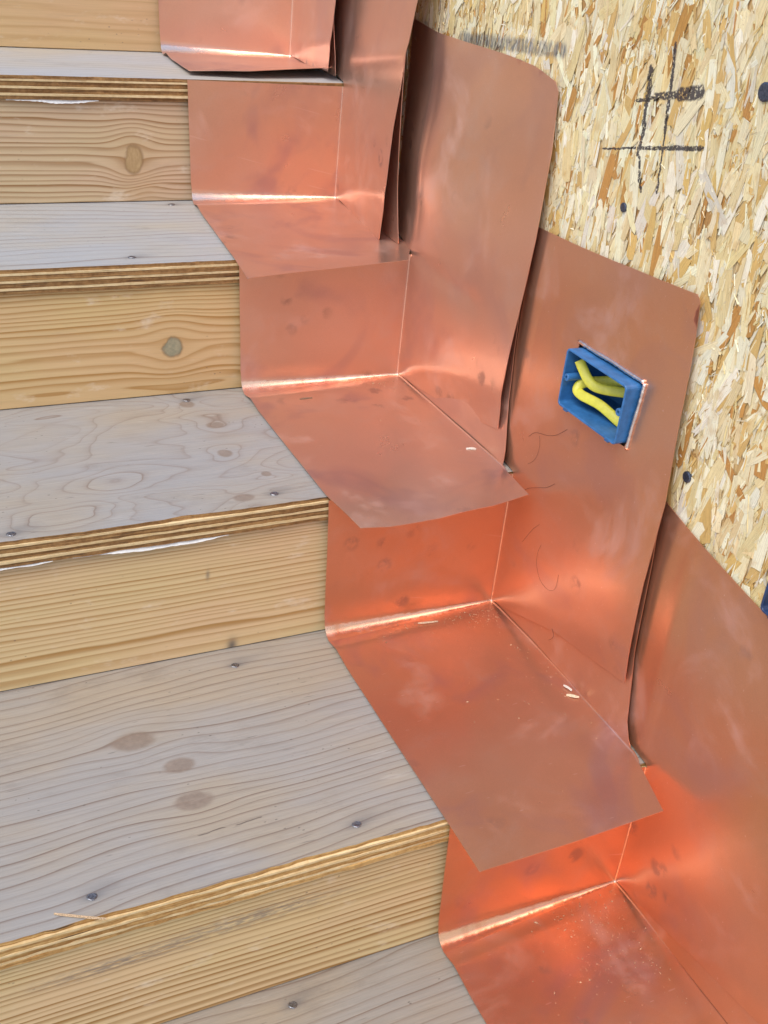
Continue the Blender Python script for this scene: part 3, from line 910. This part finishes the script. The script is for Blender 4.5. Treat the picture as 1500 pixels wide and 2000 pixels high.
# rolled, hammered lip of the cutout round the electrical box (top and near side)
def lip(pts, root):
    path = catmull(pts, 9)
    rf = lambda i: 0.75 + 0.55 * abs(noise.noise(Vector((i * 0.41, 3.0, 1.0)))) + 0.25 * noise.noise(Vector((i * 1.3, 8.0, 1.0)))
    V, F = sweep(path, 0.0026, 0.0028, 8, rfun=rf)
    o = mk('cutout_lip', V, F, M_LIP, root, True)
cy, cz, bw, bh = BOXR
def onw(y, z, d=0.0012):
    return (float(WALLX[2](np.array([[y, z]]))[0]) - d, y, z)
lip([onw(cy + bw / 2 + 0.004, cz + bh / 2 + 0.004), onw(cy + 0.03, cz + bh / 2 + 0.0035), onw(cy, cz + bh / 2 + 0.0042), onw(cy - 0.03, cz + bh / 2 + 0.0035), onw(cy - bw / 2 - 0.002, cz + bh / 2 + 0.0035)], flash[2])
lip([onw(cy - bw / 2 - 0.0036, cz + bh / 2 + 0.003), onw(cy - bw / 2 - 0.0042, cz + 0.01), onw(cy - bw / 2 - 0.0036, cz - 0.01), onw(cy - bw / 2 - 0.004, cz - bh / 2 - 0.003)], flash[2])

# ------------------------------------------------------------------ strand board wall
wall = empty('strand_board_wall', (WALL, 0.8, ZT[-3]), 'oriented strand board wall of pale and golden wood flakes beside the stairs', 'wall')

def marker(n):
    """felt pen grid and smear on the boarding; returns a mask"""
    wob = n.mul(n.sub(n.noise(n.pos, 120.0, 3.0, 0.7), 0.5), 0.006)
    y, z = n.add(n.y, wob), n.sub(n.z, wob)
    S = [((0.489, 0.841), (0.486, 0.810), 0.0034), ((0.486, 0.810), (0.482, 0.781), 0.0022), ((0.482, 0.781), (0.484, 0.762), 0.0016), ((0.482, 0.762), (0.469, 0.730), 0.0015),
         ((0.461, 0.868), (0.455, 0.828), 0.0018), ((0.455, 0.828), (0.450, 0.790), 0.0016), ((0.450, 0.790), (0.445, 0.735), 0.0011),
         ((0.502, 0.809), (0.480, 0.816), 0.0014), ((0.475, 0.818), (0.440, 0.8265), 0.0030), ((0.440, 0.8265), (0.414, 0.833), 0.0052),
         ((0.542, 0.755), (0.490, 0.767), 0.0009), ((0.486, 0.768), (0.440, 0.778), 0.0015), ((0.440, 0.778), (0.394, 0.788), 0.0019)]
    m = 0.0
    for (p, q, w) in S:
        w *= 1.25
        d = n.seg(y, z, p, q)
        m = n.m('MAXIMUM', m, n.m('SUBTRACT', 1.0, n.smooth(d, w * 0.75, w * 1.15)))
    brk = n.noise(n.pos, 330.0, 3.0, 0.7)
    m = n.mul(m, n.smooth(brk, 0.34, 0.47))
    # broad dry brush smear above the copper
    d = n.seg(n.y, n.add(n.z, n.mul(wob, 1.5)), (0.86, 0.816), (0.641, 0.834))
    st = n.noise(n.vec(0.0, n.mul(n.y, 260.0), n.mul(n.z, 40.0)), 1.0, 3.0, 0.7)
    s = n.mul(n.m('SUBTRACT', 1.0, n.smooth(d, 0.004, 0.0105)), n.smooth(st, 0.28, 0.62))
    return m, s

def osb_finish(n, col, grain):
    m, s = marker(n)
    dk = n.noise(n.pos, 420.0, 3.0, 0.75)
    col = n.mix(n.mul(n.smooth(dk, 0.63, 0.74), 0.75), col, (0.20, 0.10, 0.045))
    col = n.mix(n.mul(s, 0.85), col, (0.13, 0.135, 0.145))
    col = n.mix(n.mul(m, 0.93), col, (0.035, 0.028, 0.035))
    nor = n.bump(grain, 0.5, 0.0012)
    return n.finish(col, 0.62, 0.0, nor, 0.35)

def mat_strand():
    n = NT('wood_strand')
    at = n.t.nodes.new('ShaderNodeAttribute')
    at.attribute_name = 'strand'
    uv = n.t.nodes.new('ShaderNodeUVMap')
    uv.uv_map = 'UVMap'
    s = n.t.nodes.new('ShaderNodeSeparateXYZ')
    n.t.links.new(uv.outputs[0], s.inputs[0])
    u, v = s.outputs[0], s.outputs[1]
    g1 = n.noise(n.vec(n.mul(u, 30.0), n.mul(v, 900.0), 0.0), 1.0, 3.0, 0.65)
    g2 = n.noise(n.vec(n.mul(u, 120.0), n.mul(v, 2600.0), 3.0), 1.0, 2.0, 0.6)
    b = n.noise(n.pos, 55.0, 3.0, 0.6)
    col = n.mix(1.0, at.outputs['Color'], n.ramp(g1, [(0.25, 0.72), (0.55, 1.0), (0.8, 1.14)]), 'MULTIPLY')
    col = n.mix(n.mul(n.smooth(b, 0.52, 0.75), 0.5), col, (0.52, 0.31, 0.105))
    return osb_finish(n, col, n.add(g1, n.mul(g2, 0.6)))

def mat_osb_base():
    n = NT('strand_board_ground')
    w = n.vec(0.0, n.mul(n.y, 90.0), n.mul(n.z, 24.0))
    cell = n.voronoi(n.noise(w, 1.0, 1.0, 0.5, 0.0, True) if False else w, 1.0, out=1)
    sp = n.t.nodes.new('ShaderNodeSeparateColor')
    n.t.links.new(cell, sp.inputs[0])
    col = n.ramp(sp.outputs[0], [(0.0, (0.40, 0.20, 0.06)), (0.3, (0.60, 0.40, 0.17)), (0.65, (0.68, 0.51, 0.27)), (1.0, (0.78, 0.66, 0.45))])
    g = n.noise(n.vec(0.0, n.mul(n.y, 500.0), n.mul(n.z, 40.0)), 1.0, 3.0, 0.6)
    col = n.mix(1.0, col, n.ramp(g, [(0.25, 0.75), (0.75, 1.1)]), 'MULTIPLY')
    return osb_finish(n, col, g)

M_STRAND = mat_strand()
M_OSB = mat_osb_base()

# board with an opening for the box
wy0, wy1, wz0, wz1 = -1.6, 3.0, ZT[-3] - 0.05, 2.1
hy0, hy1, hz0, hz1 = cy - bw / 2 - 0.002, cy + bw / 2 + 0.002, cz - bh / 2 - 0.002, cz + bh / 2 + 0.002
V, F = [], []
WTOP = lambda y: 0.95 + 0.10 * (y - 0.36) + 0.57 * max(0.0, y - 1.16)            # the wall is a parapet that climbs with the stairs
wy0, ym = -1.45, 1.16
def ringv(x):
    return [(x, wy0, wz0), (x, ym, wz0), (x, ym, WTOP(ym)), (x, wy0, WTOP(wy0)), (x, hy0, hz0), (x, hy1, hz0), (x, hy1, hz1), (x, hy0, hz1), (x, wy1, wz0), (x, wy1, WTOP(wy1))]
V = ringv(WALL) + ringv(WALL + 0.012)
F = []
for i in range(4):
    j = (i + 1) % 4
    F.append((i, i + 4, j + 4, j))
    F.append((10 + i, 10 + j, 14 + j, 14 + i))
    F.append((4 + i, 14 + i, 14 + j, 4 + j))
F += [(1, 2, 9, 8), (11, 18, 19, 12)]
ol = [0, 1, 8, 9, 2, 3]
for q in range(6):
    a, b = ol[q], ol[(q + 1) % 6]
    F.append((a, b, 10 + b, 10 + a))
mk('board', V, F, M_OSB, wall)
# framing and outer sheathing behind the boarding, plate on top
def slab(name, x0, x1, low, high, mat):
    P = [(wy0, low(wy0)), (ym, low(ym)), (wy1, low(wy1)), (wy1, high(wy1)), (ym, high(ym)), (wy0, high(wy0))]
    v = [(x, y, z) for x in (x0, x1) for (y, z) in P]
    f = [(0, 1, 4, 5), (1, 2, 3, 4), (11, 10, 7, 6), (10, 9, 8, 7)] + [(q, q + 6, (q + 1) % 6 + 6, (q + 1) % 6) for q in range(6)]
    mk(name, v, f, mat, wall)
slab('sheathing', WALL + 0.066, WALL + 0.15, lambda y: wz0, WTOP, M_OSB)
slab('top_plate', WALL - 0.004, WALL + 0.154, lambda y: WTOP(y) + 0.001, lambda y: WTOP(y) + 0.038, RISER_MAT[0])

PAL = [((0.78, 0.66, 0.44), 0.25), ((0.84, 0.77, 0.62), 0.24), ((0.74, 0.58, 0.33), 0.22), ((0.66, 0.43, 0.165), 0.17), ((0.50, 0.245, 0.07), 0.08), ((0.72, 0.64, 0.54), 0.04)]
def pick_col(r):
    t = r.random()
    for c, w in PAL:
        t -= w
        if t <= 0:
            break
    s = r.uniform(0.9, 1.06)
    return (min(0.9, c[0] * s * r.uniform(0.97, 1.03)), min(0.86, c[1] * s), min(0.8, c[2] * 0.90 * s * r.uniform(0.92, 1.08)))

def strand_outline(r, L, Wd):
    """ragged flake, split across ends: points (along, across)"""
    a, b = L / 2, Wd / 2
    tp = [r.uniform(0.55, 1.0) for _ in range(4)]
    pts = [(-a * r.uniform(0.82, 1.0), -b * tp[0]), (-a * r.uniform(0.1, 0.4), -b * r.uniform(0.9, 1.05)), (a * r.uniform(0.3, 0.6), -b * r.uniform(0.85, 1.0)), (a * r.uniform(0.8, 1.0), -b * tp[1]),
           (a * r.uniform(0.74, 1.05), b * r.uniform(-0.3, 0.3)), (a * r.uniform(0.8, 1.05), b * tp[2]), (a * r.uniform(0.0, 0.4), b * r.uniform(0.85, 1.0)), (-a * r.uniform(0.3, 0.6), b * r.uniform(0.9, 1.05)),
           (-a * r.uniform(0.78, 1.0), b * tp[3]), (-a * r.uniform(0.7, 1.05), b * r.uniform(-0.3, 0.3))]
    return pts

sr = random.Random(21)
# 300 largest flakes as pieces of their own (shared shapes), the rest one mass
shapes = []
for i in range(30):
    L, Wd = sr.uniform(0.035, 0.085), sr.uniform(0.009, 0.021)
    P = strand_outline(sr, L, Wd)
    curl = sr.uniform(-0.3, 0.5)
    V = [(-0.0003 - curl * 0.0011 * (p[0] / (L / 2)) ** 2, p[1], p[0]) for p in P] + [(0.0004, p[1], p[0]) for p in P]
    n_ = len(P)
    F = [tuple(range(n_))] + [(j, n_ + j, n_ + (j + 1) % n_, (j + 1) % n_) for j in range(n_)]
    me = bpy.data.meshes.new('wood_strand')
    me.from_pydata(V, [], F)
    me.materials.append(M_STRAND)
    c = pick_col(sr)
    ca = me.color_attributes.new('strand', 'FLOAT_COLOR', 'POINT')
    for d in ca.data:
        d.color = c + (1,)
    uvl = me.uv_layers.new(name='UVMap')
    so = sr.uniform(0, 9)
    for lp in me.loops:
        co = me.vertices[lp.vertex_index].co
        uvl.data[lp.index].uv = (co.z + so, co.y + so)
    me.update()
    shapes.append((me, L))

def hidden_by_copper(y, z):
    if 0.355 < y < 0.62 and z < 0.635: return True
    if 0.64 < y < 0.98 and z < 0.78: return True
    return False
count = 0
wl = world_loc(wall)
while count < 300:
    y, z = sr.uniform(0.05, 1.05), sr.uniform(0.40, 0.98)
    if y < 0.31 and z < 0.36: continue
    if z > WTOP(y) - 0.04: continue
    if hidden_by_copper(y, z) or (y > 0.62 and z < 0.79): continue
    me, L = sr.choice(shapes)
    o = bpy.data.objects.new('wood_strand', me)
    COL.objects.link(o)
    o.parent = wall
    ang = sr.gauss(0.05, 0.2) if sr.random() < 0.88 else sr.uniform(-1.0, 1.0)
    o.rotation_euler = (ang, 0, 0)
    o.location = Vector((WALL - 0.0004 - 0.00075 * sr.random(), y, z)) - wl
    sc = sr.uniform(0.7, 1.15)
    o.scale = (1, sc * sr.uniform(0.8, 1.15), sc)
    count += 1

SV, SF, SC, SU = [], [], [], []
def add_strand(y, z, L, Wd, ang, h, col):
    P = strand_outline(sr, L, Wd)
    if L < 0.016:
        P = [P[0], P[3], P[4], P[5], P[8]]
    ca, sa = math.cos(ang), math.sin(ang)
    t1, t2 = sr.uniform(-0.0006, 0.0006), sr.uniform(-0.0005, 0.0005)
    b = len(SV)
    so = sr.uniform(0, 9)
    for (a, c) in P:
        SV.append((WALL - h + t1 * a / (L / 2) + t2 * c / (Wd / 2), y + c * ca - a * sa, z + a * ca + c * sa))
        SC.append(col)
        SU.append((a + so, c + so))
    SF.append(tuple(range(b, b + len(P))))
def region():
    while True:
        y, z = sr.uniform(-0.25, 1.30), sr.uniform(0.30, 1.15)
        if hidden_by_copper(y, z):
            continue
        if y < 0.30 and z < 0.34: continue
        if z > WTOP(y) - 0.035: continue
        return y, z
for i in range(3200):
    y, z = region()
    add_strand(y, z, sr.uniform(0.025, 0.075), sr.uniform(0.006, 0.017), sr.gauss(0.05, 0.22) if sr.random() < 0.86 else sr.uniform(-1.0, 1.0), sr.uniform(0.0005, 0.0018), pick_col(sr))
for i in range(7000):
    y, z = region()
    dens = noise.noise(Vector((y * 5, z * 5, 3.0)))
    if dens < -0.15 and sr.random() < 0.75: continue
    add_strand(y, z, sr.uniform(0.010, 0.035), sr.uniform(0.0018, 0.006), sr.gauss(0.05, 0.32), sr.uniform(0.0007, 0.0016), pick_col(sr))
for i in range(13000):
    y, z = region()
    dens = noise.noise(Vector((y * 6, z * 6, 9.0)))
    if dens < 0.0 and sr.random() < 0.75: continue
    add_strand(y, z, sr.uniform(0.004, 0.014), sr.uniform(0.0007, 0.0021), sr.gauss(0, 0.6), sr.uniform(0.0009, 0.0019), pick_col(sr))
for i in range(2500):
    y, z = region()
    add_strand(y, z, sr.uniform(0.012, 0.040), sr.uniform(0.0005, 0.0012), sr.gauss(0.05, 0.22), sr.uniform(0.0011, 0.0020), pick_col(sr))
off = world_loc(wall)
me = bpy.data.meshes.new('wood_strand_mass')
me.from_pydata([(a - off.x, b - off.y, c - off.z) for a, b, c in SV], [], SF)
# face the room
me.materials.append(M_STRAND)
ca = me.color_attributes.new('strand', 'FLOAT_COLOR', 'POINT')
ca.data.foreach_set('color', np.array([c + (1.0,) for c in SC], dtype=np.float32).ravel())
uvl = me.uv_layers.new(name='UVMap')
li = np.zeros(len(me.loops), dtype=np.int32)
me.loops.foreach_get('vertex_index', li)
uvl.data.foreach_set('uv', np.array(SU, dtype=np.float32)[li].ravel())
me.update()
o = link_mesh('wood_strand_mass', me, wall)
tag(o, kind='stuff')

def wall_nail(y, z, r, mat):
    V, F = [], []
    seg = 16
    for (rr, h) in ((r, 0.0), (r, 0.0030), (r * 0.8, 0.0037), (r * 0.3, 0.0036)):
        for s in range(seg):
            th = 2 * math.pi * s / seg
            V.append((WALL - h, y + rr * math.cos(th), z + rr * math.sin(th)))
    for l in range(3):
        for s in range(seg):
            F.append((l * seg + s, l * seg + (s + 1) % seg, (l + 1) * seg + (s + 1) % seg, (l + 1) * seg + s))
    F.append(tuple(3 * seg + s for s in range(seg)))
    mk('nail_head', V, F, mat, wall, False)
wall_nail(0.489, 0.709, 0.0048, M_NAILB)
wall_nail(0.311, 0.492, 0.0058, M_NAILB)
wall_nail(0.3325, 0.848, 0.0080, M_NAILB)

# ------------------------------------------------------------------ electrical boxes
def rrect(y, z, w, h, r, n=4):
    pts = []
    for (sy, sz, a0) in ((1, 1, 0), (-1, 1, 90), (-1, -1, 180), (1, -1, 270)):
        for i in range(n + 1):
            a = math.radians(a0 + 90 * i / n)
            pts.append((y + sy * (w / 2 - r) + r * math.cos(a), z + sz * (h / 2 - r) + r * math.sin(a)))
    return pts

def build_box(y, z, w, h, x0, x1, label, mat, group):
    root = empty('electrical_box', (x1, y, z), label, 'electrical box', group)
    t = 0.0024
    O = rrect(y, z, w, h, 0.005); I = rrect(y, z, w - 2 * t, h - 2 * t, 0.0035)
    n = len(O)
    V = [(x0 + 0.0007, a, b) for a, b in O] + [(x0, y + (a - y) * 0.991, z + (b - z) * 0.986) for a, b in O] + [(x0, y + (a - y) * 1.008, z + (b - z) * 1.012) for a, b in I] + \
        [(x0 + 0.0006, a, b) for a, b in I] + [(x1 - t, y + (a - y) * 0.985, z + (b - z) * 0.97) for a, b in I] + [(x1, y + (a - y) * 0.985, z + (b - z) * 0.975) for a, b in O]
    F = []
    def ring(a, b):
        for i in range(n):
            j = (i + 1) % n
            F.append((a * n + i, b * n + i, b * n + j, a * n + j))
    ring(0, 1); ring(1, 2); ring(2, 3); ring(3, 4); ring(5, 0)
    F.append(tuple(4 * n + i for i in range(n)))
    F.append(tuple(5 * n + i for i in range(n))[::-1])
    mk('shell', V, F, mat, root)
    # screw bosses with holes on the short sides
    for sy in (1, -1):
        by = y + sy * (w / 2 - t - 0.0042)
        bz = z + (0.001 if sy > 0 else 0.002)
        seg = 18
        V, F = [], []
        for (rr, xx) in ((0.0042, x0 + 0.022), (0.0042, x0 + 0.0012), (0.0040, x0 + 0.0008), (0.0018, x0 + 0.0008), (0.0017, x0 + 0.012)):
            for s in range(seg):
                th = 2 * math.pi * s / seg
                V.append((xx, by + rr * math.cos(th), bz + rr * math.sin(th)))
        for l in range(4):
            for s in range(seg):
                F.append((l * seg + s, (l + 1) * seg + s, (l + 1) * seg + (s + 1) % seg, l * seg + (s + 1) % seg))
        F.append(tuple(4 * seg + s for s in range(seg)))
        F.append(tuple(s for s in range(seg)))
        mk('screw_boss', V, F, mat, root, False)
    # small clip lugs under the rim
    for dy in (w * 0.36, -w * 0.36):
        v, f = box_vf(x0 + 0.0008, x0 + 0.007, y + dy - 0.004, y + dy + 0.004, z - h / 2 - 0.0022, z - h / 2 + 0.0004)
        v = [(a, b + (0.0012 if c < z - h / 2 - 0.001 and b < y + dy else 0), c) for a, b, c in v]
        mk('clip_lug', v, f, mat, root)
    return root
build_box(cy, cz, bw, bh, -0.0125, 0.055, 'bright blue plastic electrical box with yellow cable, set through the copper', M_BOX, None)
build_box(0.117, 0.462, 0.108, 0.066, 0.008, 0.06, 'dark navy electrical box on the strand board above the lowest copper flashing', M_BOXD, None)

A = [(0.044, 0.402, 0.536), (0.036, 0.418, 0.532), (0.026, 0.437, 0.5275), (0.016, 0.453, 0.5245), (0.007, 0.463, 0.5255), (0.003, 0.471, 0.5305), (0.001, 0.479, 0.538), (-0.001, 0.4865, 0.5465)]
B = [(0.046, 0.408, 0.545), (0.042, 0.430, 0.540), (0.034, 0.452, 0.533), (0.026, 0.468, 0.5275), (0.016, 0.480, 0.523), (0.006, 0.4855, 0.5185), (0.0015, 0.4835, 0.513), (0.002, 0.475, 0.5105), (0.005, 0.464, 0.510), (0.009, 0.450, 0.509), (0.013, 0.435, 0.505), (0.017, 0.422, 0.5005), (0.022, 0.402, 0.4985)]
V, F = sweep(catmull(A, 7), 0.0018, 0.0056, 14, up=Vector((-0.62, -0.66, 0.42)))
c1 = mk('cable', V, F, M_CABLE, None, True, loc=(0.04, 0.41, 0.53))
tag(c1, 'yellow flat cable end running upright across the loop inside the blue box', 'cable')
V, F = sweep(catmull(B, 7), 0.0018, 0.0056, 14, up=Vector((-0.62, -0.66, 0.42)))
c2 = mk('cable', V, F, M_CABLE, None, True, loc=(0.046, 0.42, 0.54))
tag(c2, 'yellow flat cable bent into a loop inside the blue box', 'cable')

# ------------------------------------------------------------------ small loose things
def sliver(name, a, b, w, t, mat, label, cat, seed, group=None):
    a, b = Vector(a), Vector(b)
    d = (b - a); L = d.length; d.normalize()
    up = Vector((0, 0, 1)); s = d.cross(up).normalized(); up = s.cross(d)
    r = random.Random(seed)
    N = 7
    V, F = [], []
    for i in range(N + 1):
        tt = i / N
        ww = w * (0.25 + 0.75 * math.sin(math.pi * min(1, max(0, 0.08 + 0.84 * tt)))) * r.uniform(0.8, 1.15)
        c = a + d * (L * tt) + up * (0.12 * w * math.sin(math.pi * tt)) + s * (w * 0.25 * math.sin(2.5 * tt + seed))
        for q in ((-ww / 2, 0.0), (-ww * 0.2, t), (ww * 0.3, t * 0.8), (ww / 2, 0.0)):
            V.append(tuple(c + s * q[0] + up * q[1]))
    for i in range(N):
        for j in range(4):
            F.append((i * 4 + j, i * 4 + (j + 1) % 4, (i + 1) * 4 + (j + 1) % 4, (i + 1) * 4 + j))
    F.append((3, 2, 1, 0)); F.append(tuple(N * 4 + j for j in range(4)))
    o = mk(name, V, F, mat, None, False, loc=tuple(a))
    return tag(o, label, cat, group)

def treadz(k, x, y):
    p = FLAP[k]
    u = max(0.0, min(1.0, (p['W'] - x) / 0.236))
    return ZT[k - 1] + 0.0022 + TH / 2 + zlift(k, u, max(0, YN[k] - 0.0052 - y), x, y)
sliver('wood_sliver', (-0.117, 0.556, treadz(2, -0.117, 0.556)), (-0.091, 0.551, treadz(2, -0.091, 0.551)), 0.0032, 0.0012, M_CHIP, 'thin pale wood sliver on copper tread sheet below the electrical box', 'wood chip', 1)
sliver('wood_chip', (-0.0285, 0.642, treadz(3, -0.0285, 0.642)), (-0.0175, 0.636, treadz(3, -0.0175, 0.636)), 0.0055, 0.0014, M_CHIPW, 'single whitish wood chip on the copper tread sheet above the box flashing', 'wood chip', 2)
sliver('wood_splinter', (-0.178, 0.826, treadz(3, -0.178, 0.826)), (-0.160, 0.826, treadz(3, -0.160, 0.826)), 0.0026, 0.0010, M_CHIPD, 'dark splinter lying just below the shiny bend of the copper', 'wood chip', 3)
sliver('wood_chip', (-0.012, 0.389, treadz(2, -0.012, 0.389) + 0.0014), (-0.007, 0.378, treadz(2, -0.007, 0.378) + 0.0014), 0.0036, 0.0016, M_CHIPW, 'small whitish chip caught in the fold under the electrical box', 'wood chip', 4)
sliver('wood_chip', (-0.017, 0.374, treadz(2, -0.017, 0.374)), (-0.005, 0.366, treadz(2, -0.005, 0.366) + 0.0012), 0.0045, 0.0016, M_CHIP, 'pale tan chip lying against the copper fold beside a smaller whitish chip', 'wood chip', 5)
sliver('wood_splinter', (-0.612, 0.268, ZT[1] + 0.0006), (-0.572, 0.2475, ZT[1] + 0.0012), 0.0028, 0.0014, M_DUST, 'straw coloured splinter hanging over the plywood edge of the wide lower tread', 'wood chip', 6)

# sawdust on the copper: uncountable specks
def sawdust(name, spots, seed, label):
    r = random.Random(seed)
    V, F = [], []
    for (k, x0, y0, sx, sy, num, smin, smax) in spots:
        for i in range(num):
            x, y = r.gauss(x0, sx), r.gauss(y0, sy)
            if x > FLAP[k]['W'] - 0.004 or x < FLAP[k]['xb'] + 0.004 or y > YN[k] - 0.012: continue
            s = r.uniform(smin, smax) * (1.0 if r.random() < 0.9 else 1.8)
            z = treadz(k, x, y)
            a = r.uniform(0, 6.28)
            L = s * r.uniform(0.8, 2.4)
            dx, dy = math.cos(a), math.sin(a)
            b = len(V)
            V += [(x - dx * L, y - dy * L, z - 0.0003), (x + dx * L, y + dy * L, z - 0.0003), (x - dy * s * 0.6, y + dx * s * 0.6, z - 0.0003), (x + dy * s * 0.1, y - dx * s * 0.2, z + s * 0.9)]
            F += [(b, b + 1, b + 3), (b + 1, b + 2, b + 3), (b + 2, b, b + 3), (b, b + 2, b + 1)]
    o = mk(name, V, F, M_DUST)
    return tag(o, label, 'sawdust', None, 'stuff')
sawdust('sawdust', [(1, -0.06, 0.195, 0.032, 0.032, 360, 0.0003, 0.0008), (1, -0.10, 0.12, 0.05, 0.06, 70, 0.0003, 0.0008), (1, -0.018, 0.13, 0.012, 0.08, 60, 0.0003, 0.0009)], 5,
        'pale sawdust specks strewn over the lowest copper tread sheet')
sawdust('sawdust', [(2, -0.03, 0.545, 0.018, 0.012, 130, 0.0003, 0.0009), (2, -0.12, 0.55, 0.05, 0.012, 60, 0.0003, 0.0007), (2, -0.06, 0.40, 0.05, 0.08, 55, 0.0003, 0.0009), (2, -0.02, 0.45, 0.008, 0.08, 45, 0.0003, 0.0008)], 6,
        'fine sawdust gathered at the corner of the copper with the box cutout')
sawdust('sawdust', [(3, -0.04, 0.845, 0.025, 0.014, 110, 0.0003, 0.0006), (3, -0.10, 0.74, 0.06, 0.08, 30, 0.0003, 0.0006)], 7,
        'brown sawdust grains in the corner of the copper above the box flashing')

# hairs clinging to the copper
def hair(pts, label, r=0.00017):
    P = [onw(y, z, 0.0008) for (y, z) in pts]
    V, F = sweep(catmull(P, 8), r, r, 5)
    o = mk('hair', V, F, M_HAIR, None, True, loc=P[0])
    tag(o, label, 'hair')
hair([(0.555, 0.424), (0.542, 0.435), (0.517, 0.443), (0.500, 0.452), (0.484, 0.466)], 'wavy dark hair running to the lower corner of the electrical box')
hair([(0.533, 0.435), (0.529, 0.425), (0.530, 0.412), (0.535, 0.402), (0.545, 0.393)], 'short dark hair curling down below the wavy one', 0.00012)
hair([(0.552, 0.346), (0.537, 0.364), (0.515, 0.377), (0.500, 0.385), (0.486, 0.397)], 'dark hair on the copper well below the electrical box, gently waved')
hair([(0.500, 0.336), (0.512, 0.322), (0.528, 0.296)], 'straight thin hair slanting on the copper below the gently waved one', 0.00012)
hair([(0.490, 0.314), (0.494, 0.300), (0.492, 0.284), (0.480, 0.270), (0.462, 0.268), (0.450, 0.278), (0.448, 0.298)], 'thin hair looped almost into a ring on the copper', 0.00011)
hair([(0.442, 0.226), (0.4375, 0.220), (0.440, 0.213), (0.4455, 0.207)], 'tiny dark curl of hair at the lower edge of the copper wall panel', 0.00022)

# torn white paper peeping out below the plywood
def paper(k, pts, label):
    y = YN[k] - 0.0024
    z1 = ZT[k] - PLY_T + 0.0002
    V, F = [], []
    for i, (x, h) in enumerate(pts):
        V += [(x, y + 0.0022, z1), (x, y, z1 - h), (x, y + 0.0004, z1 - h), (x, y + 0.0026, z1)]
    for i in range(len(pts) - 1):
        for j in range(4):
            F.append((i * 4 + j, i * 4 + (j + 1) % 4, (i + 1) * 4 + (j + 1) % 4, (i + 1) * 4 + j))
    F.append((3, 2, 1, 0)); n = (len(pts) - 1) * 4
    F.append((n, n + 1, n + 2, n + 3))
    o = mk('torn_paper', V, F, M_PAPER, None, False, loc=(pts[0][0], y, z1))
    tag(o, label, 'paper')
pr = random.Random(3)
def torn(x0, x1, prof, n=40):
    return [(x0 + (x1 - x0) * i / n, max(0.0004, interp(prof, i / n) + pr.uniform(-0.0004, 0.0004))) for i in range(n + 1)]
paper(2, torn(-0.525, -0.357, [(0, 0.0006), (0.15, 0.0012), (0.3, 0.0030), (0.45, 0.0046), (0.6, 0.0040), (0.8, 0.0040), (1.0, 0.0004)]), 'long torn white paper strip under the plywood edge of the swirly grained tread')
paper(2, torn(-0.63, -0.545, [(0, 0.0035), (0.6, 0.0012), (0.7, 0.0026), (1.0, 0.0006)], 20), 'short torn white paper scrap beside the long strip under the plywood')
paper(4, torn(-0.475, -0.355, [(0, 0.0012), (0.3, 0.0022), (0.55, 0.0050), (0.75, 0.0042), (1.0, 0.0006)]), 'torn white paper strip above the riser with the large knot')
